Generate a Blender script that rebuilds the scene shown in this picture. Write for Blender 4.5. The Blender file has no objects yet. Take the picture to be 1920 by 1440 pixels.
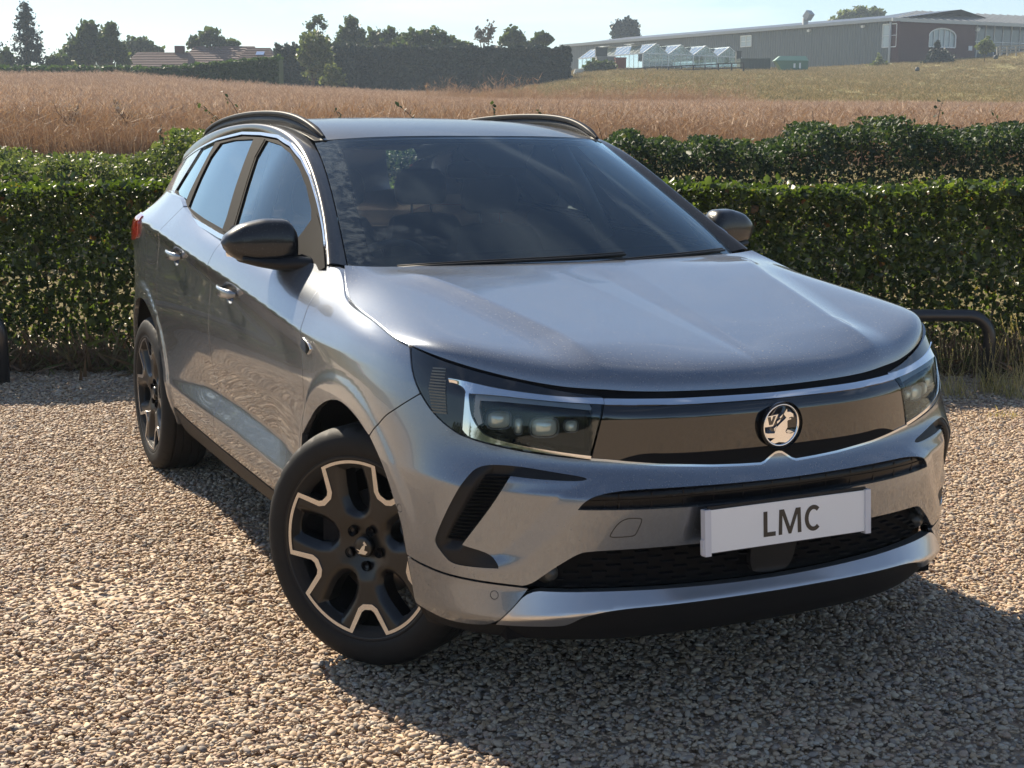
import bpy, bmesh, math, random
import numpy as np
from mathutils import Vector, Matrix, Quaternion
from mathutils.geometry import delaunay_2d_cdt
random.seed(7); RNG = np.random.default_rng(7)
SC = bpy.context.scene; COL = SC.collection

# ---------------------------------------------------------------- camera, sky, sun, exposure
cam = bpy.data.cameras.new('camera'); cam_o = bpy.data.objects.new('camera', cam); COL.objects.link(cam_o)
cam.lens = 49.875; cam.sensor_width = 36; cam.clip_start = .05; cam.clip_end = 3000
cam_o.matrix_world = Matrix.Translation((0, 0, 1.5)) @ Matrix.Rotation(math.radians(80.30), 4, 'X') @ Matrix.Rotation(math.radians(.17), 4, 'Z')
SC.camera = cam_o
SUN_EL, SUN_AZ = math.radians(38.5), math.atan2(-.593, .805)        # azimuth clockwise from +Y
w = bpy.data.worlds.new('World'); SC.world = w; w.use_nodes = True
nt = w.node_tree; nt.nodes.clear()
sky = nt.nodes.new('ShaderNodeTexSky'); sky.sky_type = 'NISHITA'; sky.sun_disc = False
sky.sun_elevation = SUN_EL; sky.sun_rotation = SUN_AZ; sky.altitude = 100; sky.air_density = 1.0; sky.dust_density = .25; sky.ozone_density = 2.4
bg = nt.nodes.new('ShaderNodeBackground'); bg.inputs['Strength'].default_value = .064
wo = nt.nodes.new('ShaderNodeOutputWorld'); tcw = nt.nodes.new('ShaderNodeTexCoord'); mpw = nt.nodes.new('ShaderNodeMapping'); mpw.inputs['Scale'].default_value = (1, 1, 5); mpw.inputs['Rotation'].default_value = (0, .06, 0)
nw = nt.nodes.new('ShaderNodeTexNoise'); nw.inputs['Scale'].default_value = 3.2; nw.inputs['Detail'].default_value = 8; nw.inputs['Roughness'].default_value = .58; nw.inputs['Distortion'].default_value = .5
rw = nt.nodes.new('ShaderNodeMapRange'); rw.inputs[1].default_value = .54; rw.inputs[2].default_value = .72; rw.inputs[4].default_value = .22
mw = nt.nodes.new('ShaderNodeMix'); mw.data_type = 'RGBA'; mw.inputs[7].default_value = (13, 13, 13.4, 1)      # thin high cloud over the clear sky
nt.links.new(tcw.outputs['Generated'], mpw.inputs[0]); nt.links.new(mpw.outputs[0], nw.inputs['Vector']); nt.links.new(nw.outputs[0], rw.inputs[0]); nt.links.new(rw.outputs[0], mw.inputs[0]); nt.links.new(sky.outputs[0], mw.inputs[6]); nt.links.new(mw.outputs[2], bg.inputs[0]); nt.links.new(bg.outputs[0], wo.inputs[0])
sl = bpy.data.lights.new('sun', 'SUN'); sl.energy = 5.0; sl.angle = math.radians(.53); sl.color = (1, .875, .69)
sun = bpy.data.objects.new('sun', sl); COL.objects.link(sun)
sd = Vector((math.sin(SUN_AZ) * math.cos(SUN_EL), math.cos(SUN_AZ) * math.cos(SUN_EL), math.sin(SUN_EL)))
sun.rotation_euler = sd.to_track_quat('Z', 'Y').to_euler()
vs = SC.view_settings; vs.view_transform = 'Standard'; vs.look = 'None'; vs.exposure = 1.13; vs.gamma = 1; vs.use_curve_mapping = False
SC.cycles.max_bounces = 10; SC.cycles.transparent_max_bounces = 24; SC.cycles.use_denoising = True
SC.cycles.caustics_reflective = False; SC.cycles.caustics_refractive = False
# ---------------------------------------------------------------- car surfaces (car frame: x forward, y half-width, z up)
def gblur(a, sig, axis):
    n = max(1, int(math.ceil(3 * sig))); k = np.exp(-.5 * (np.arange(-n, n + 1) / sig) ** 2); k /= k.sum()
    a = np.moveaxis(a, axis, 0)
    p = np.concatenate([2 * a[:1] - a[1:n + 1][::-1], a, 2 * a[-1:] - a[-n - 1:-1][::-1]], 0)
    o = sum(k[i] * p[i:i + len(a)] for i in range(2 * n + 1))
    return np.moveaxis(o, 0, axis)

def bspline(P, t):
    """uniform cubic B-spline through control points P (n,k); ends clamped by reflection; t in 0..n-1"""
    P = np.asarray(P, float); n = len(P)
    Q = np.concatenate([[2 * P[0] - P[1]], P, [2 * P[-1] - P[-2]]])
    t = np.clip(np.asarray(t, float), 0, n - 1 - 1e-9); i = t.astype(int); f = (t - i)[..., None]
    a, b, c, d = Q[i], Q[i + 1], Q[i + 2], Q[np.minimum(i + 3, n + 1)]
    return ((1 - f) ** 3 * a + (3 * f ** 3 - 6 * f ** 2 + 4) * b + (-3 * f ** 3 + 3 * f ** 2 + 3 * f + 1) * c + f ** 3 * d) / 6

BASE = [(.915, -.25 + .01), (.917, 0), (.907, .25), (.877, .45), (.80, .635), (.69, .785), (.545, .885), (.38, .922), (.15, .930), (-.2, .931),
        (-.6, .931), (-1.1, .931), (-1.6, .931), (-2.1, .921), (-2.55, .914), (-2.9, .905), (-3.2, .852), (-3.42, .72), (-3.53, .46), (-3.56, 0), (-3.55, -.3)]
_t = np.linspace(1, 19, 4000); _c = bspline(BASE, _t)
_l = np.concatenate([[0], np.cumsum(np.linalg.norm(np.diff(_c, axis=0), axis=1))])
SMAX = _l[-1]; DS = .01; SG = np.arange(0, SMAX, DS)
CB = np.stack([np.interp(SG, _l, _c[:, 0]), np.interp(SG, _l, _c[:, 1])], 1)
CB[0, 1] = 0
_d = np.gradient(np.concatenate([[[CB[1, 0], -CB[1, 1]]], CB]), axis=0)[1:]; _d /= np.linalg.norm(_d, axis=1)[:, None]
CN = np.stack([_d[:, 1], -_d[:, 0]], 1); CN[0] = (1, 0)
ST = np.interp(np.arange(1, 20), _t, _l)            # arc position of the 19 stations
ZROWS = [
 [.225,.225,.223,.218,.21,.20,.20,.20,.20,.20,.20,.20,.20,.20,.22,.25,.27,.28,.28],
 [.268,.268,.266,.262,.255,.25,.25,.26,.27,.27,.27,.27,.27,.27,.30,.32,.34,.35,.35],
 [.343,.343,.341,.315,.30,.31,.32,.33,.33,.33,.335,.34,.35,.36,.38,.40,.42,.43,.43],
 [.380,.380,.382,.385,.385,.38,.38,.39,.39,.385,.39,.40,.41,.43,.45,.46,.48,.49,.49],
 [.487,.487,.487,.48,.46,.45,.44,.44,.43,.450,.468,.473,.475,.49,.51,.52,.54,.55,.55],
 [.54,.54,.54,.54,.53,.52,.51,.52,.50,.527,.548,.549,.505,.55,.57,.58,.60,.61,.61],
 [.625,.625,.627,.632,.64,.66,.68,.68,.68,.68,.69,.69,.69,.69,.70,.70,.70,.70,.70],
 [.697,.697,.70,.71,.73,.75,.78,.80,.80,.80,.80,.80,.80,.80,.80,.80,.80,.80,.80],
 [.775,.775,.775,.785,.80,.82,.85,.87,.88,.91,.96,1.0,1.045,1.08,1.09,1.0,.95,.95,.95],
 [.82,.82,.825,.835,.86,.88,.90,.92,.93,.972,1.02,1.063,1.105,1.14,1.15,1.10,1.05,1.05,1.05],
 [.848,.848,.853,.866,.895,.92,.945,.97,1.00,1.05,1.085,1.12,1.17,1.21,1.22,1.2,1.15,1.15,1.15],
 [.866,.866,.872,.888,.922,.952,.985,1.02,1.075,1.115,1.135,1.17,1.24,1.29,1.31,1.31,1.3,1.3,1.3]]
DROWS = [
 [-.075,-.075,-.075,-.08,-.09,-.11,-.14,-.14,-.14,-.14,-.14,-.14,-.14,-.14,-.12,-.10,-.10,-.10,-.10],
 [-.035,-.035,-.035,-.04,-.045,-.05,-.06,-.06,-.07,-.07,-.07,-.07,-.07,-.06,-.05,-.05,-.05,-.05,-.05],
 [.008,.008,.006,.0,-.015,-.025,-.03,-.035,-.035,-.035,-.035,-.035,-.035,-.03,-.02,-.02,-.02,-.02,-.02],
 [-.040,-.040,-.038,-.028,-.02,-.018,-.018,-.018,-.018,-.018,-.018,-.018,-.018,-.015,-.01,0,0,0,0],
 [-.022,-.022,-.022,-.02,-.014,-.010,-.010,-.010,-.012,-.013,-.013,-.013,-.010,-.008,0,0,0,0,0],
 [-.014,-.014,-.014,-.012,-.008,-.007,-.007,-.007,-.010,-.048,-.050,-.050,-.014,-.007,0,0,0,0,0],
 [0,0,0,0,0,0,-.003,-.006,-.010,-.016,-.016,-.016,-.012,-.006,0,0,0,0,0],
 [-.036,-.039,-.055,-.057,-.041,-.016,-.003,0,0,-.003,-.003,-.003,-.003,-.001,0,-.01,-.02,-.02,-.02],
 [-.035,-.040,-.059,-.064,-.051,-.030,-.010,-.003,-.004,-.012,-.013,-.013,-.013,-.009,0,-.02,-.04,-.04,-.04],
 [-.036,-.041,-.062,-.070,-.061,-.042,-.022,-.010,-.004,-.001,0,0,0,-.003,-.010,-.04,-.06,-.06,-.06],
 [-.054,-.061,-.087,-.096,-.085,-.055,-.036,-.034,-.050,-.045,-.032,-.032,-.044,-.070,-.105,-.16,-.2,-.2,-.2],
 [-.078,-.085,-.11,-.115,-.100,-.070,-.058,-.085,-.128,-.112,-.080,-.082,-.100,-.135,-.19,-.26,-.3,-.3,-.3]]
CREASE = {2, 3, 4, 5, 6, 9}
DZ = .002; ZG = np.arange(.12, 1.42, DZ)

def _pchip_slopes(z, d):
    h = np.diff(z, axis=0); m = np.diff(d, axis=0) / h
    s = np.zeros_like(z)
    s[0], s[-1] = m[0], m[-1]
    for k in range(1, len(z) - 1):
        a, b = m[k - 1], m[k]; w1, w2 = 2 * h[k] + h[k - 1], h[k] + 2 * h[k - 1]
        with np.errstate(divide='ignore', invalid='ignore'):
            v = (w1 + w2) / (w1 / a + w2 / b)
        s[k] = np.where(a * b > 0, np.nan_to_num(v), 0)
    return s

def _build_d():
    def row(vals, sig):
        return gblur(np.interp(SG, ST, vals), sig / DS, 0)
    Z = np.array([row(r, .05) for r in ZROWS]); D = np.array([row(r, .05) for r in DROWS])
    out = np.zeros((len(SG), len(ZG)))
    segs = sorted({0, len(Z) - 1} | CREASE)
    for a, b in zip(segs[:-1], segs[1:]):
        z, d = Z[a:b + 1], D[a:b + 1]
        if b - a == 1:
            sl = np.repeat((np.diff(d, axis=0) / np.diff(z, axis=0)), 2, 0)
        else: sl = _pchip_slopes(z, d)
        for k in range(b - a):
            h = (z[k + 1] - z[k])[:, None]; t = (ZG[None] - z[k][:, None]) / h
            lo = (t >= 0) if not (a == 0 and k == 0) else (t > -1e9)
            hi = (t < 1) if not (b == len(Z) - 1 and k == b - a - 1) else (t < 1e9)
            tc = np.clip(t, 0, 1)
            v = ((2 * tc ** 3 - 3 * tc ** 2 + 1) * d[k][:, None] + (tc ** 3 - 2 * tc ** 2 + tc) * h * sl[k][:, None]
                 + (-2 * tc ** 3 + 3 * tc ** 2) * d[k + 1][:, None] + (tc ** 3 - tc ** 2) * h * sl[k + 1][:, None])
            v = v + np.where(t > 1, (t - 1) * h * sl[k + 1][:, None], 0) + np.where(t < 0, t * h * sl[k][:, None], 0)
            out = np.where(lo & hi, v, out)
    out = gblur(out, 2.3, 1)
    # wheel-arch flares (round the true wheel centres) and the planes of the bumper corner
    X = CB[:, 0][:, None] + 0 * ZG[None]; Zz = 0 * X + ZG[None]
    for cx, cz, ra, rb, r1, amp in ((.085, .36, .405, .425, .492, .006), (-2.66, .365, .410, .430, .495, .009)):
        r = np.hypot((X - cx) / ra, (Zz - cz) / rb) * .415
        f = np.clip((r1 - r) / .034, 0, 1); f = f * f * (3 - 2 * f)
        side = np.clip((.56 - X) / .10, 0, 1) if cx > -1 else 1
        out = out + amp * f * side
    # the bumper's outboard plane falls back behind a slanting crease running from the lower lip up to the slot
    sm = lambda t: np.clip(t, 0, 1) ** 2 * (3 - 2 * np.clip(t, 0, 1)); A = SG[:, None] + 0 * ZG[None]; Zg = ZG[None] + 0 * A
    sl_ = np.interp(Zg, [.40, .427, .541, .611, .639, .67], [.765, .743, .615, .553, .511, .46]); dd = A - sl_
    out = out - np.clip(dd * .17, 0, .015) * (1 - sm((A - .80) / .09)) * sm((Zg - .425) / .05) * (1 - sm((Zg - .635) / .04)) * (A < 1.)
    return out
DG = _build_d()

def slant(s, z):
    """the bumper's side plane falls back outboard of a slanting crease that runs from the lower lip up to the slot"""
    return 0

def S(s, z, off=0.):
    """body shell: arc position s (negative = other side), height z -> points (x, y>0 for s>0, z)"""
    s = np.asarray(s, float); z = np.asarray(z, float); sg = np.where(s < 0, -1., 1.); a = np.clip(np.abs(s) / DS, 0, len(SG) - 1.001)
    i = a.astype(int); f = a - i; b = np.clip((z - ZG[0]) / DZ, 0, len(ZG) - 1.001); j = b.astype(int); g = b - j
    d = (DG[i, j] * (1 - f) + DG[i + 1, j] * f) * (1 - g) + (DG[i, j + 1] * (1 - f) + DG[i + 1, j + 1] * f) * g + off
    p = CB[i] * (1 - f)[..., None] + CB[i + 1] * f[..., None]; n = CN[i] * (1 - f)[..., None] + CN[i + 1] * f[..., None]
    q = p + n * d[..., None]
    return np.stack([q[..., 0], q[..., 1] * sg, z], -1)

def s_at_x(x):
    """arc position on the side where the base curve is at x"""
    return np.interp(-np.asarray(x, float), -CB[:, 0], SG)

def netsurf(net):
    """tensor cubic B-spline over a control net (nu, nv, 3); params u in 0..nu-1, v in 0..nv-1"""
    net = np.asarray(net, float); nu, nv, _ = net.shape
    def f(u, v, off=0.):
        u = np.asarray(u, float); v = np.asarray(v, float)
        def w(t, n):
            t = np.clip(t, 0, n - 1 - 1e-9); i = t.astype(int); q = t - i
            return i, [(1 - q) ** 3 / 6, (3 * q ** 3 - 6 * q ** 2 + 4) / 6, (-3 * q ** 3 + 3 * q ** 2 + 3 * q + 1) / 6, q ** 3 / 6]
        E = np.concatenate([2 * net[:1] - net[1:2], net, 2 * net[-1:] - net[-2:-1], 2 * net[-1:] - net[-2:-1]], 0)
        E = np.concatenate([2 * E[:, :1] - E[:, 1:2], E, 2 * E[:, -1:] - E[:, -2:-1], 2 * E[:, -1:] - E[:, -2:-1]], 1)
        i, wu = w(u, nu); j, wv = w(v, nv); out = 0
        for a in range(4):
            for b in range(4):
                out = out + (wu[a] * wv[b])[..., None] * E[i + a, j + b]
        if np.any(off):
            e = 1e-3
            n = np.cross(f(u + e, v) - f(u - e, v), f(u, v + e) - f(u, v - e)); n /= np.linalg.norm(n, axis=-1, keepdims=True) + 1e-12
            out = out + n * off
        return out
    return f

def G(x, z, off=0.):
    """side glass / upper door surface: y as a function of x and z"""
    x = np.asarray(x, float); z = np.asarray(z, float)
    t = (z - 1.13) / .37
    q = np.clip((x + 1.30) / .75, 0, 1)
    y = .872 - .20 * t - .02 * t * np.abs(t) - .084 * q * q * (3 - 2 * q) - .075 * np.clip(-x - 1.9, 0, None) ** 2
    return np.stack([x, y + off, z + off * .45], -1)

WS = [[(-.13, 0, 1.045), (-.145, .25, 1.047), (-.18, .5, 1.052), (-.26, .68, 1.055), (-.40, .84, 1.06)],
      [(-.36, 0, 1.200), (-.372, .235, 1.200), (-.405, .47, 1.198), (-.475, .64, 1.195), (-.58, .785, 1.185)],
      [(-.58, 0, 1.335), (-.59, .22, 1.334), (-.62, .435, 1.328), (-.685, .59, 1.318), (-.78, .72, 1.30)],
      [(-.79, 0, 1.452), (-.80, .20, 1.450), (-.825, .40, 1.443), (-.885, .545, 1.430), (-.97, .66, 1.41)],
      [(-1.0, 0, 1.556), (-1.01, .185, 1.554), (-1.035, .37, 1.546), (-1.095, .50, 1.532), (-1.17, .60, 1.508)]]
def mirror_net(net):
    net = np.array(net, float); m = net[:, :0:-1] * np.array([1, -1, 1.]); return np.concatenate([m, net], 1)
_W = netsurf(mirror_net(WS))
def W(a, b, off=0.):
    """windscreen: a 0..4 bottom to top, b -4..4 across"""
    return _W(a, np.asarray(b, float) + 4, -np.asarray(off, float))
# ---------------------------------------------------------------- helpers
def tag(o, label=None, cat=None, group=None, kind=None):
    for k, v in (('label', label), ('category', cat), ('group', group), ('kind', kind)):
        if v: o[k] = v
    return o
def link(o, parent=None):
    COL.objects.link(o)
    if parent: o.parent = parent
    return o
def empty(name, loc=(0, 0, 0), rz=0, parent=None):
    o = bpy.data.objects.new(name, None); o.empty_display_size = .1; link(o, parent); o.location = loc; o.rotation_euler = (0, 0, rz); return o
def mesh(name, V, F, mat, parent=None, smooth=True, mats=None, mi=None, sharp=None):
    me = bpy.data.meshes.new(name); V = np.asarray(V, float)
    if isinstance(F, np.ndarray):
        n, k = F.shape; me.vertices.add(len(V)); me.vertices.foreach_set('co', V.astype(np.float32).ravel())
        me.loops.add(n * k); me.loops.foreach_set('vertex_index', F.astype(np.int32).ravel())
        me.polygons.add(n); me.polygons.foreach_set('loop_start', np.arange(0, n * k, k, dtype=np.int32))
        me.update(calc_edges=True)
    else: me.from_pydata(V.tolist(), [], [list(map(int, f)) for f in F]); me.update()
    if smooth is True: me.polygons.foreach_set('use_smooth', np.ones(len(me.polygons), bool))
    if sharp is not None:
        me.polygons.foreach_set('use_smooth', np.ones(len(me.polygons), bool)); me.set_sharp_from_angle(angle=math.radians(sharp))
    for m in ([mat] if mats is None else mats): me.materials.append(m)
    if mi is not None: me.polygons.foreach_set('material_index', np.asarray(mi, np.int32))
    o = bpy.data.objects.new(name, me); link(o, parent); return o
class MB:
    """collects shapes into one mesh"""
    def __init__(s): s.v = []; s.f = []; s.m = []; s.n = 0
    def add(s, V, F, m=0):
        V = [tuple(map(float, p)) for p in V]; s.v += V; s.f += [tuple(int(i) + s.n for i in f) for f in F]; s.m += [m] * len(F); s.n += len(V); return s
    def box(s, x0, y0, z0, x1, y1, z1, m=0):
        V = [(x0,y0,z0),(x1,y0,z0),(x1,y1,z0),(x0,y1,z0),(x0,y0,z1),(x1,y0,z1),(x1,y1,z1),(x0,y1,z1)]
        return s.add(V, [(0,3,2,1),(4,5,6,7),(0,1,5,4),(1,2,6,5),(2,3,7,6),(3,0,4,7)], m)
    def bar(s, a, b, w, h=None, m=0, up=(0, 0, 1)):
        a, b = Vector(a), Vector(b); h = h or w; d = (b - a).normalized(); u = Vector(up)
        if abs(d.dot(u)) > .98: u = Vector((1, 0, 0))
        r = d.cross(u).normalized(); u = r.cross(d)
        V = [p + r * (sx * w / 2) + u * (sy * h / 2) for p in (a, b) for sx, sy in ((-1,-1),(1,-1),(1,1),(-1,1))]
        return s.add(V, [(0,1,2,3),(7,6,5,4),(0,4,5,1),(1,5,6,2),(2,6,7,3),(3,7,4,0)], m)
    def tube(s, pts, rad, n=10, m=0, caps=True):
        pts = [Vector(p) for p in pts]; rad = [rad] * len(pts) if not hasattr(rad, '__len__') else rad
        V = []; ref = Vector((0, 0, 1)); 
        for i, p in enumerate(pts):
            d = (pts[min(i + 1, len(pts) - 1)] - pts[max(i - 1, 0)]).normalized()
            if abs(d.dot(ref)) > .95: ref = Vector((1, 0, 0)) if abs(d.x) < .9 else Vector((0, 1, 0))
            r = d.cross(ref).normalized(); u = r.cross(d); ref = u
            V += [p + (r * math.cos(2 * math.pi * k / n) + u * math.sin(2 * math.pi * k / n)) * rad[i] for k in range(n)]
        F = [(i * n + k, i * n + (k + 1) % n, (i + 1) * n + (k + 1) % n, (i + 1) * n + k) for i in range(len(pts) - 1) for k in range(n)]
        if caps: F += [tuple(range(n))[::-1], tuple((len(pts) - 1) * n + k for k in range(n))]
        return s.add(V, F, m)
    def build(s, name, mat, parent=None, smooth=False, mats=None, sharp=None):
        return mesh(name, s.v, s.f, mat, parent, smooth, mats, s.m if mats else None, sharp)

def resample(poly, h, closed=True):
    P = np.asarray(poly, float); out = []
    n = len(P)
    for i in range(n if closed else n - 1):
        a, b = P[i], P[(i + 1) % n]; k = max(1, int(round(np.linalg.norm(b - a) / h)))
        out += [a + (b - a) * j / k for j in range(k)]
    if not closed: out.append(P[-1])
    return np.array(out)
def chaikin(poly, n=2, keep=60, closed=True):
    """round a polygon's gentle corners; corners sharper than keep degrees stay"""
    P = [np.asarray(p, float) for p in poly]
    for _ in range(n):
        out = []; N = len(P)
        for i in range(N):
            a, b, c = P[i - 1], P[i], P[(i + 1) % N]
            if not closed and i in (0, N - 1): out.append(b); continue
            v1, v2 = b - a, c - b; l1, l2 = np.linalg.norm(v1), np.linalg.norm(v2)
            if l1 < 1e-9 or l2 < 1e-9: out.append(b); continue
            ang = math.degrees(math.acos(np.clip(v1 @ v2 / l1 / l2, -1, 1)))
            if ang > keep: out.append(b)
            else: out += [b - v1 * .25, b + v2 * .25]
        P = out
    return np.array(P)
def inset(poly, d):
    """move a polygon's outline inwards by d (mitred)"""
    P = np.asarray(poly, float); A = .5 * np.sum(P[:, 0] * np.roll(P[:, 1], -1) - np.roll(P[:, 0], -1) * P[:, 1]); sg = 1 if A > 0 else -1
    e = np.roll(P, -1, 0) - P; e /= np.linalg.norm(e, axis=1)[:, None] + 1e-12; n = np.stack([-e[:, 1], e[:, 0]], 1) * sg
    m = n + np.roll(n, 1, 0); m /= np.linalg.norm(m, axis=1)[:, None] + 1e-12
    k = np.clip(np.sum(m * n, 1), .35, 1)
    return P + m * (d / k)[:, None]
def pip(pts, poly):
    x, y = pts[:, 0], pts[:, 1]; ins = np.zeros(len(pts), bool); n = len(poly); j = n - 1
    for i in range(n):
        xi, yi = poly[i]; xj, yj = poly[j]
        if yi != yj:
            ins ^= ((yi > y) != (yj > y)) & (x < (xj - xi) * (y - yi) / (yj - yi) + xi)
        j = i
    return ins
def segdist(pts, poly):
    d = np.full(len(pts), 1e9); n = len(poly)
    for i in range(n):
        a, b = poly[i], poly[(i + 1) % n]; ab = b - a; L = ab @ ab + 1e-18
        t = np.clip(((pts - a) @ ab) / L, 0, 1); d = np.minimum(d, np.hypot(*(pts - a - t[:, None] * ab).T))
    return d
def tri_region(outer, holes, h):
    rings = [resample(outer, h)] + [resample(q, h) for q in holes]
    V = np.concatenate(rings); E = []; k = 0
    for r in rings: E += [(k + i, k + (i + 1) % len(r)) for i in range(len(r))]; k += len(r)
    lo, hi = V.min(0), V.max(0); gy = np.arange(lo[1] + h * .4, hi[1], h * .866); rows = []
    for i, y in enumerate(gy): xs = np.arange(lo[0] + (h / 2 if i % 2 else 0), hi[0], h); rows.append(np.stack([xs, np.full(len(xs), y)], 1))
    Gp = np.concatenate(rows) if rows else np.zeros((0, 2))
    if len(Gp):
        keep = pip(Gp, outer)
        for q in holes: keep &= ~pip(Gp, np.asarray(q))
        Gp = Gp[keep]
        if len(Gp):
            keep = np.ones(len(Gp), bool)
            for q in rings: keep &= segdist(Gp, q) > h * .45
            Gp = Gp[keep]
    A = [Vector(p) for p in np.concatenate([V, Gp])]
    v2, e2, f2, ov, oe, of = delaunay_2d_cdt(A, E, [], 0, 1e-7)
    P = np.array([(p.x, p.y) for p in v2]); T = np.array([f for f in f2 if len(f) == 3])
    c = P[T].mean(1); k = pip(c, rings[0])
    for q in rings[1:]: k &= ~pip(c, q)
    T = T[k]
    a = P[T]; ar = (a[:, 1, 0] - a[:, 0, 0]) * (a[:, 2, 1] - a[:, 0, 1]) - (a[:, 2, 0] - a[:, 0, 0]) * (a[:, 1, 1] - a[:, 0, 1])
    T = T[np.abs(ar) > 1e-12]; ar = ar[np.abs(ar) > 1e-12]; T[ar < 0] = T[ar < 0][:, ::-1]
    return P, T
def panel(name, surf, outer, mat, parent, holes=(), h=.014, off=0., flange=.012, gap=.0, side=1, both=False, back=False, keep=60, rnd=2, lip=.0012):
    """a sheet-metal or glass panel: the region inside an outline on a surface, its edges turned in.
       side +1 = the car's right (y negative), -1 = its left"""
    outer = chaikin(outer, rnd, keep) if rnd else np.asarray(outer, float)
    holes = [chaikin(q, rnd, keep) if rnd else np.asarray(q, float) for q in holes]
    if gap: outer = inset(resample(outer, h), gap)
    P, T = tri_region(outer, holes, h)
    offv = off(P[:, 0], P[:, 1]) if callable(off) else off
    fl = lambda X: X * np.array([1, -1, 1.])
    X = fl(surf(P[:, 0], P[:, 1], offv)); X2 = fl(surf(P[:, 0], P[:, 1], offv + .01))
    N = X2 - X; nn = np.cross(X[T[:, 1]] - X[T[:, 0]], X[T[:, 2]] - X[T[:, 0]])
    if np.sum(nn * N[T[:, 0]]) < 0: T = T[:, ::-1]
    # exact surface normals for clean reflections
    e = 3.5e-3 if h < .05 else .02
    ov = (lambda a, b: off(a, b)) if callable(off) else (lambda a, b: off)
    du = fl(surf(P[:, 0] + e, P[:, 1], ov(P[:, 0] + e, P[:, 1]))) - fl(surf(P[:, 0] - e, P[:, 1], ov(P[:, 0] - e, P[:, 1])))
    dv = fl(surf(P[:, 0], P[:, 1] + e, ov(P[:, 0], P[:, 1] + e))) - fl(surf(P[:, 0], P[:, 1] - e, ov(P[:, 0], P[:, 1] - e)))
    CNm = np.cross(du, dv); CNm /= np.linalg.norm(CNm, axis=1)[:, None] + 1e-12; CNm *= np.sign(np.sum(CNm * N, 1))[:, None]; n0 = len(P)
    F = [tuple(t) for t in T]; X = list(map(tuple, X)); 
    if flange:
        ed = {}
        for t in T:
            for a, b in ((t[0], t[1]), (t[1], t[2]), (t[2], t[0])):
                ed[(a, b)] = 1
        be = [e for e in ed if (e[1], e[0]) not in ed]
        bv = sorted({v for e in be for v in e}); ix = {v: i for i, v in enumerate(bv)}; Q = P[bv]; o2 = offv[bv] if hasattr(offv, '__len__') else offv
        # outward direction in parameter space, for a tiny rounded edge
        nx = np.zeros((len(bv), 2))
        for a, b in be:
            d = P[b] - P[a]; n_ = np.array([d[1], -d[0]]); 
            n_ /= np.linalg.norm(n_) + 1e-12
            nx[ix[a]] += n_; nx[ix[b]] += n_
        nx /= np.linalg.norm(nx, axis=1)[:, None] + 1e-12
        if np.sum(nn * N[T[:, 0]]) < 0: nx = -nx
        R1 = fl(surf(Q[:, 0] + nx[:, 0] * lip * .7, Q[:, 1] + nx[:, 1] * lip * .7, o2 - lip)); R2 = fl(surf(Q[:, 0] + nx[:, 0] * lip, Q[:, 1] + nx[:, 1] * lip, o2 - flange))
        k0 = len(X); X += list(map(tuple, R1)) + list(map(tuple, R1)) + list(map(tuple, R2)); nb = len(bv)
        for a, b in be:
            i, j = ix[a], ix[b]
            F.append((a, k0 + i, k0 + j, b)); F.append((k0 + nb + i, k0 + 2 * nb + i, k0 + 2 * nb + j, k0 + nb + j))
    X = np.array(X)
    res = []
    for sd in ((1, -1) if both else (side,)):
        Y = X if sd == 1 else X * np.array([1, -1, 1.]); FF = F if sd == 1 else [f[::-1] for f in F]
        o_ = mesh(name, Y, FF, mat, parent); nn_ = np.zeros((len(Y), 3)); nn_[:n0] = CNm if sd == 1 else CNm * np.array([1, -1, 1.])
        if flange: nn_[n0:n0 + nb] = nn_[bv]
        o_.data.normals_split_custom_set_from_vertices(nn_.tolist()); res.append(o_)
    return res if both else res[0]
def grid_faces(nu, nv, wrap=False):
    F = [(i * nv + j, (i + 1) * nv + j, (i + 1) * nv + j + 1, i * nv + j + 1) for i in range(nu - 1) for j in range(nv - 1)]
    if wrap: F += [(i * nv + nv - 1, (i + 1) * nv + nv - 1, (i + 1) * nv, i * nv) for i in range(nu - 1)]
    return F
def lathe(prof, n=64, caps=False):
    """profile (radius, y) turned round the y axis"""
    V = [(r * math.cos(2 * math.pi * k / n), y, r * math.sin(2 * math.pi * k / n)) for r, y in prof for k in range(n)]
    F = [(i * n + k, i * n + (k + 1) % n, (i + 1) * n + (k + 1) % n, (i + 1) * n + k) for i in range(len(prof) - 1) for k in range(n)]
    return V, F

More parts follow.
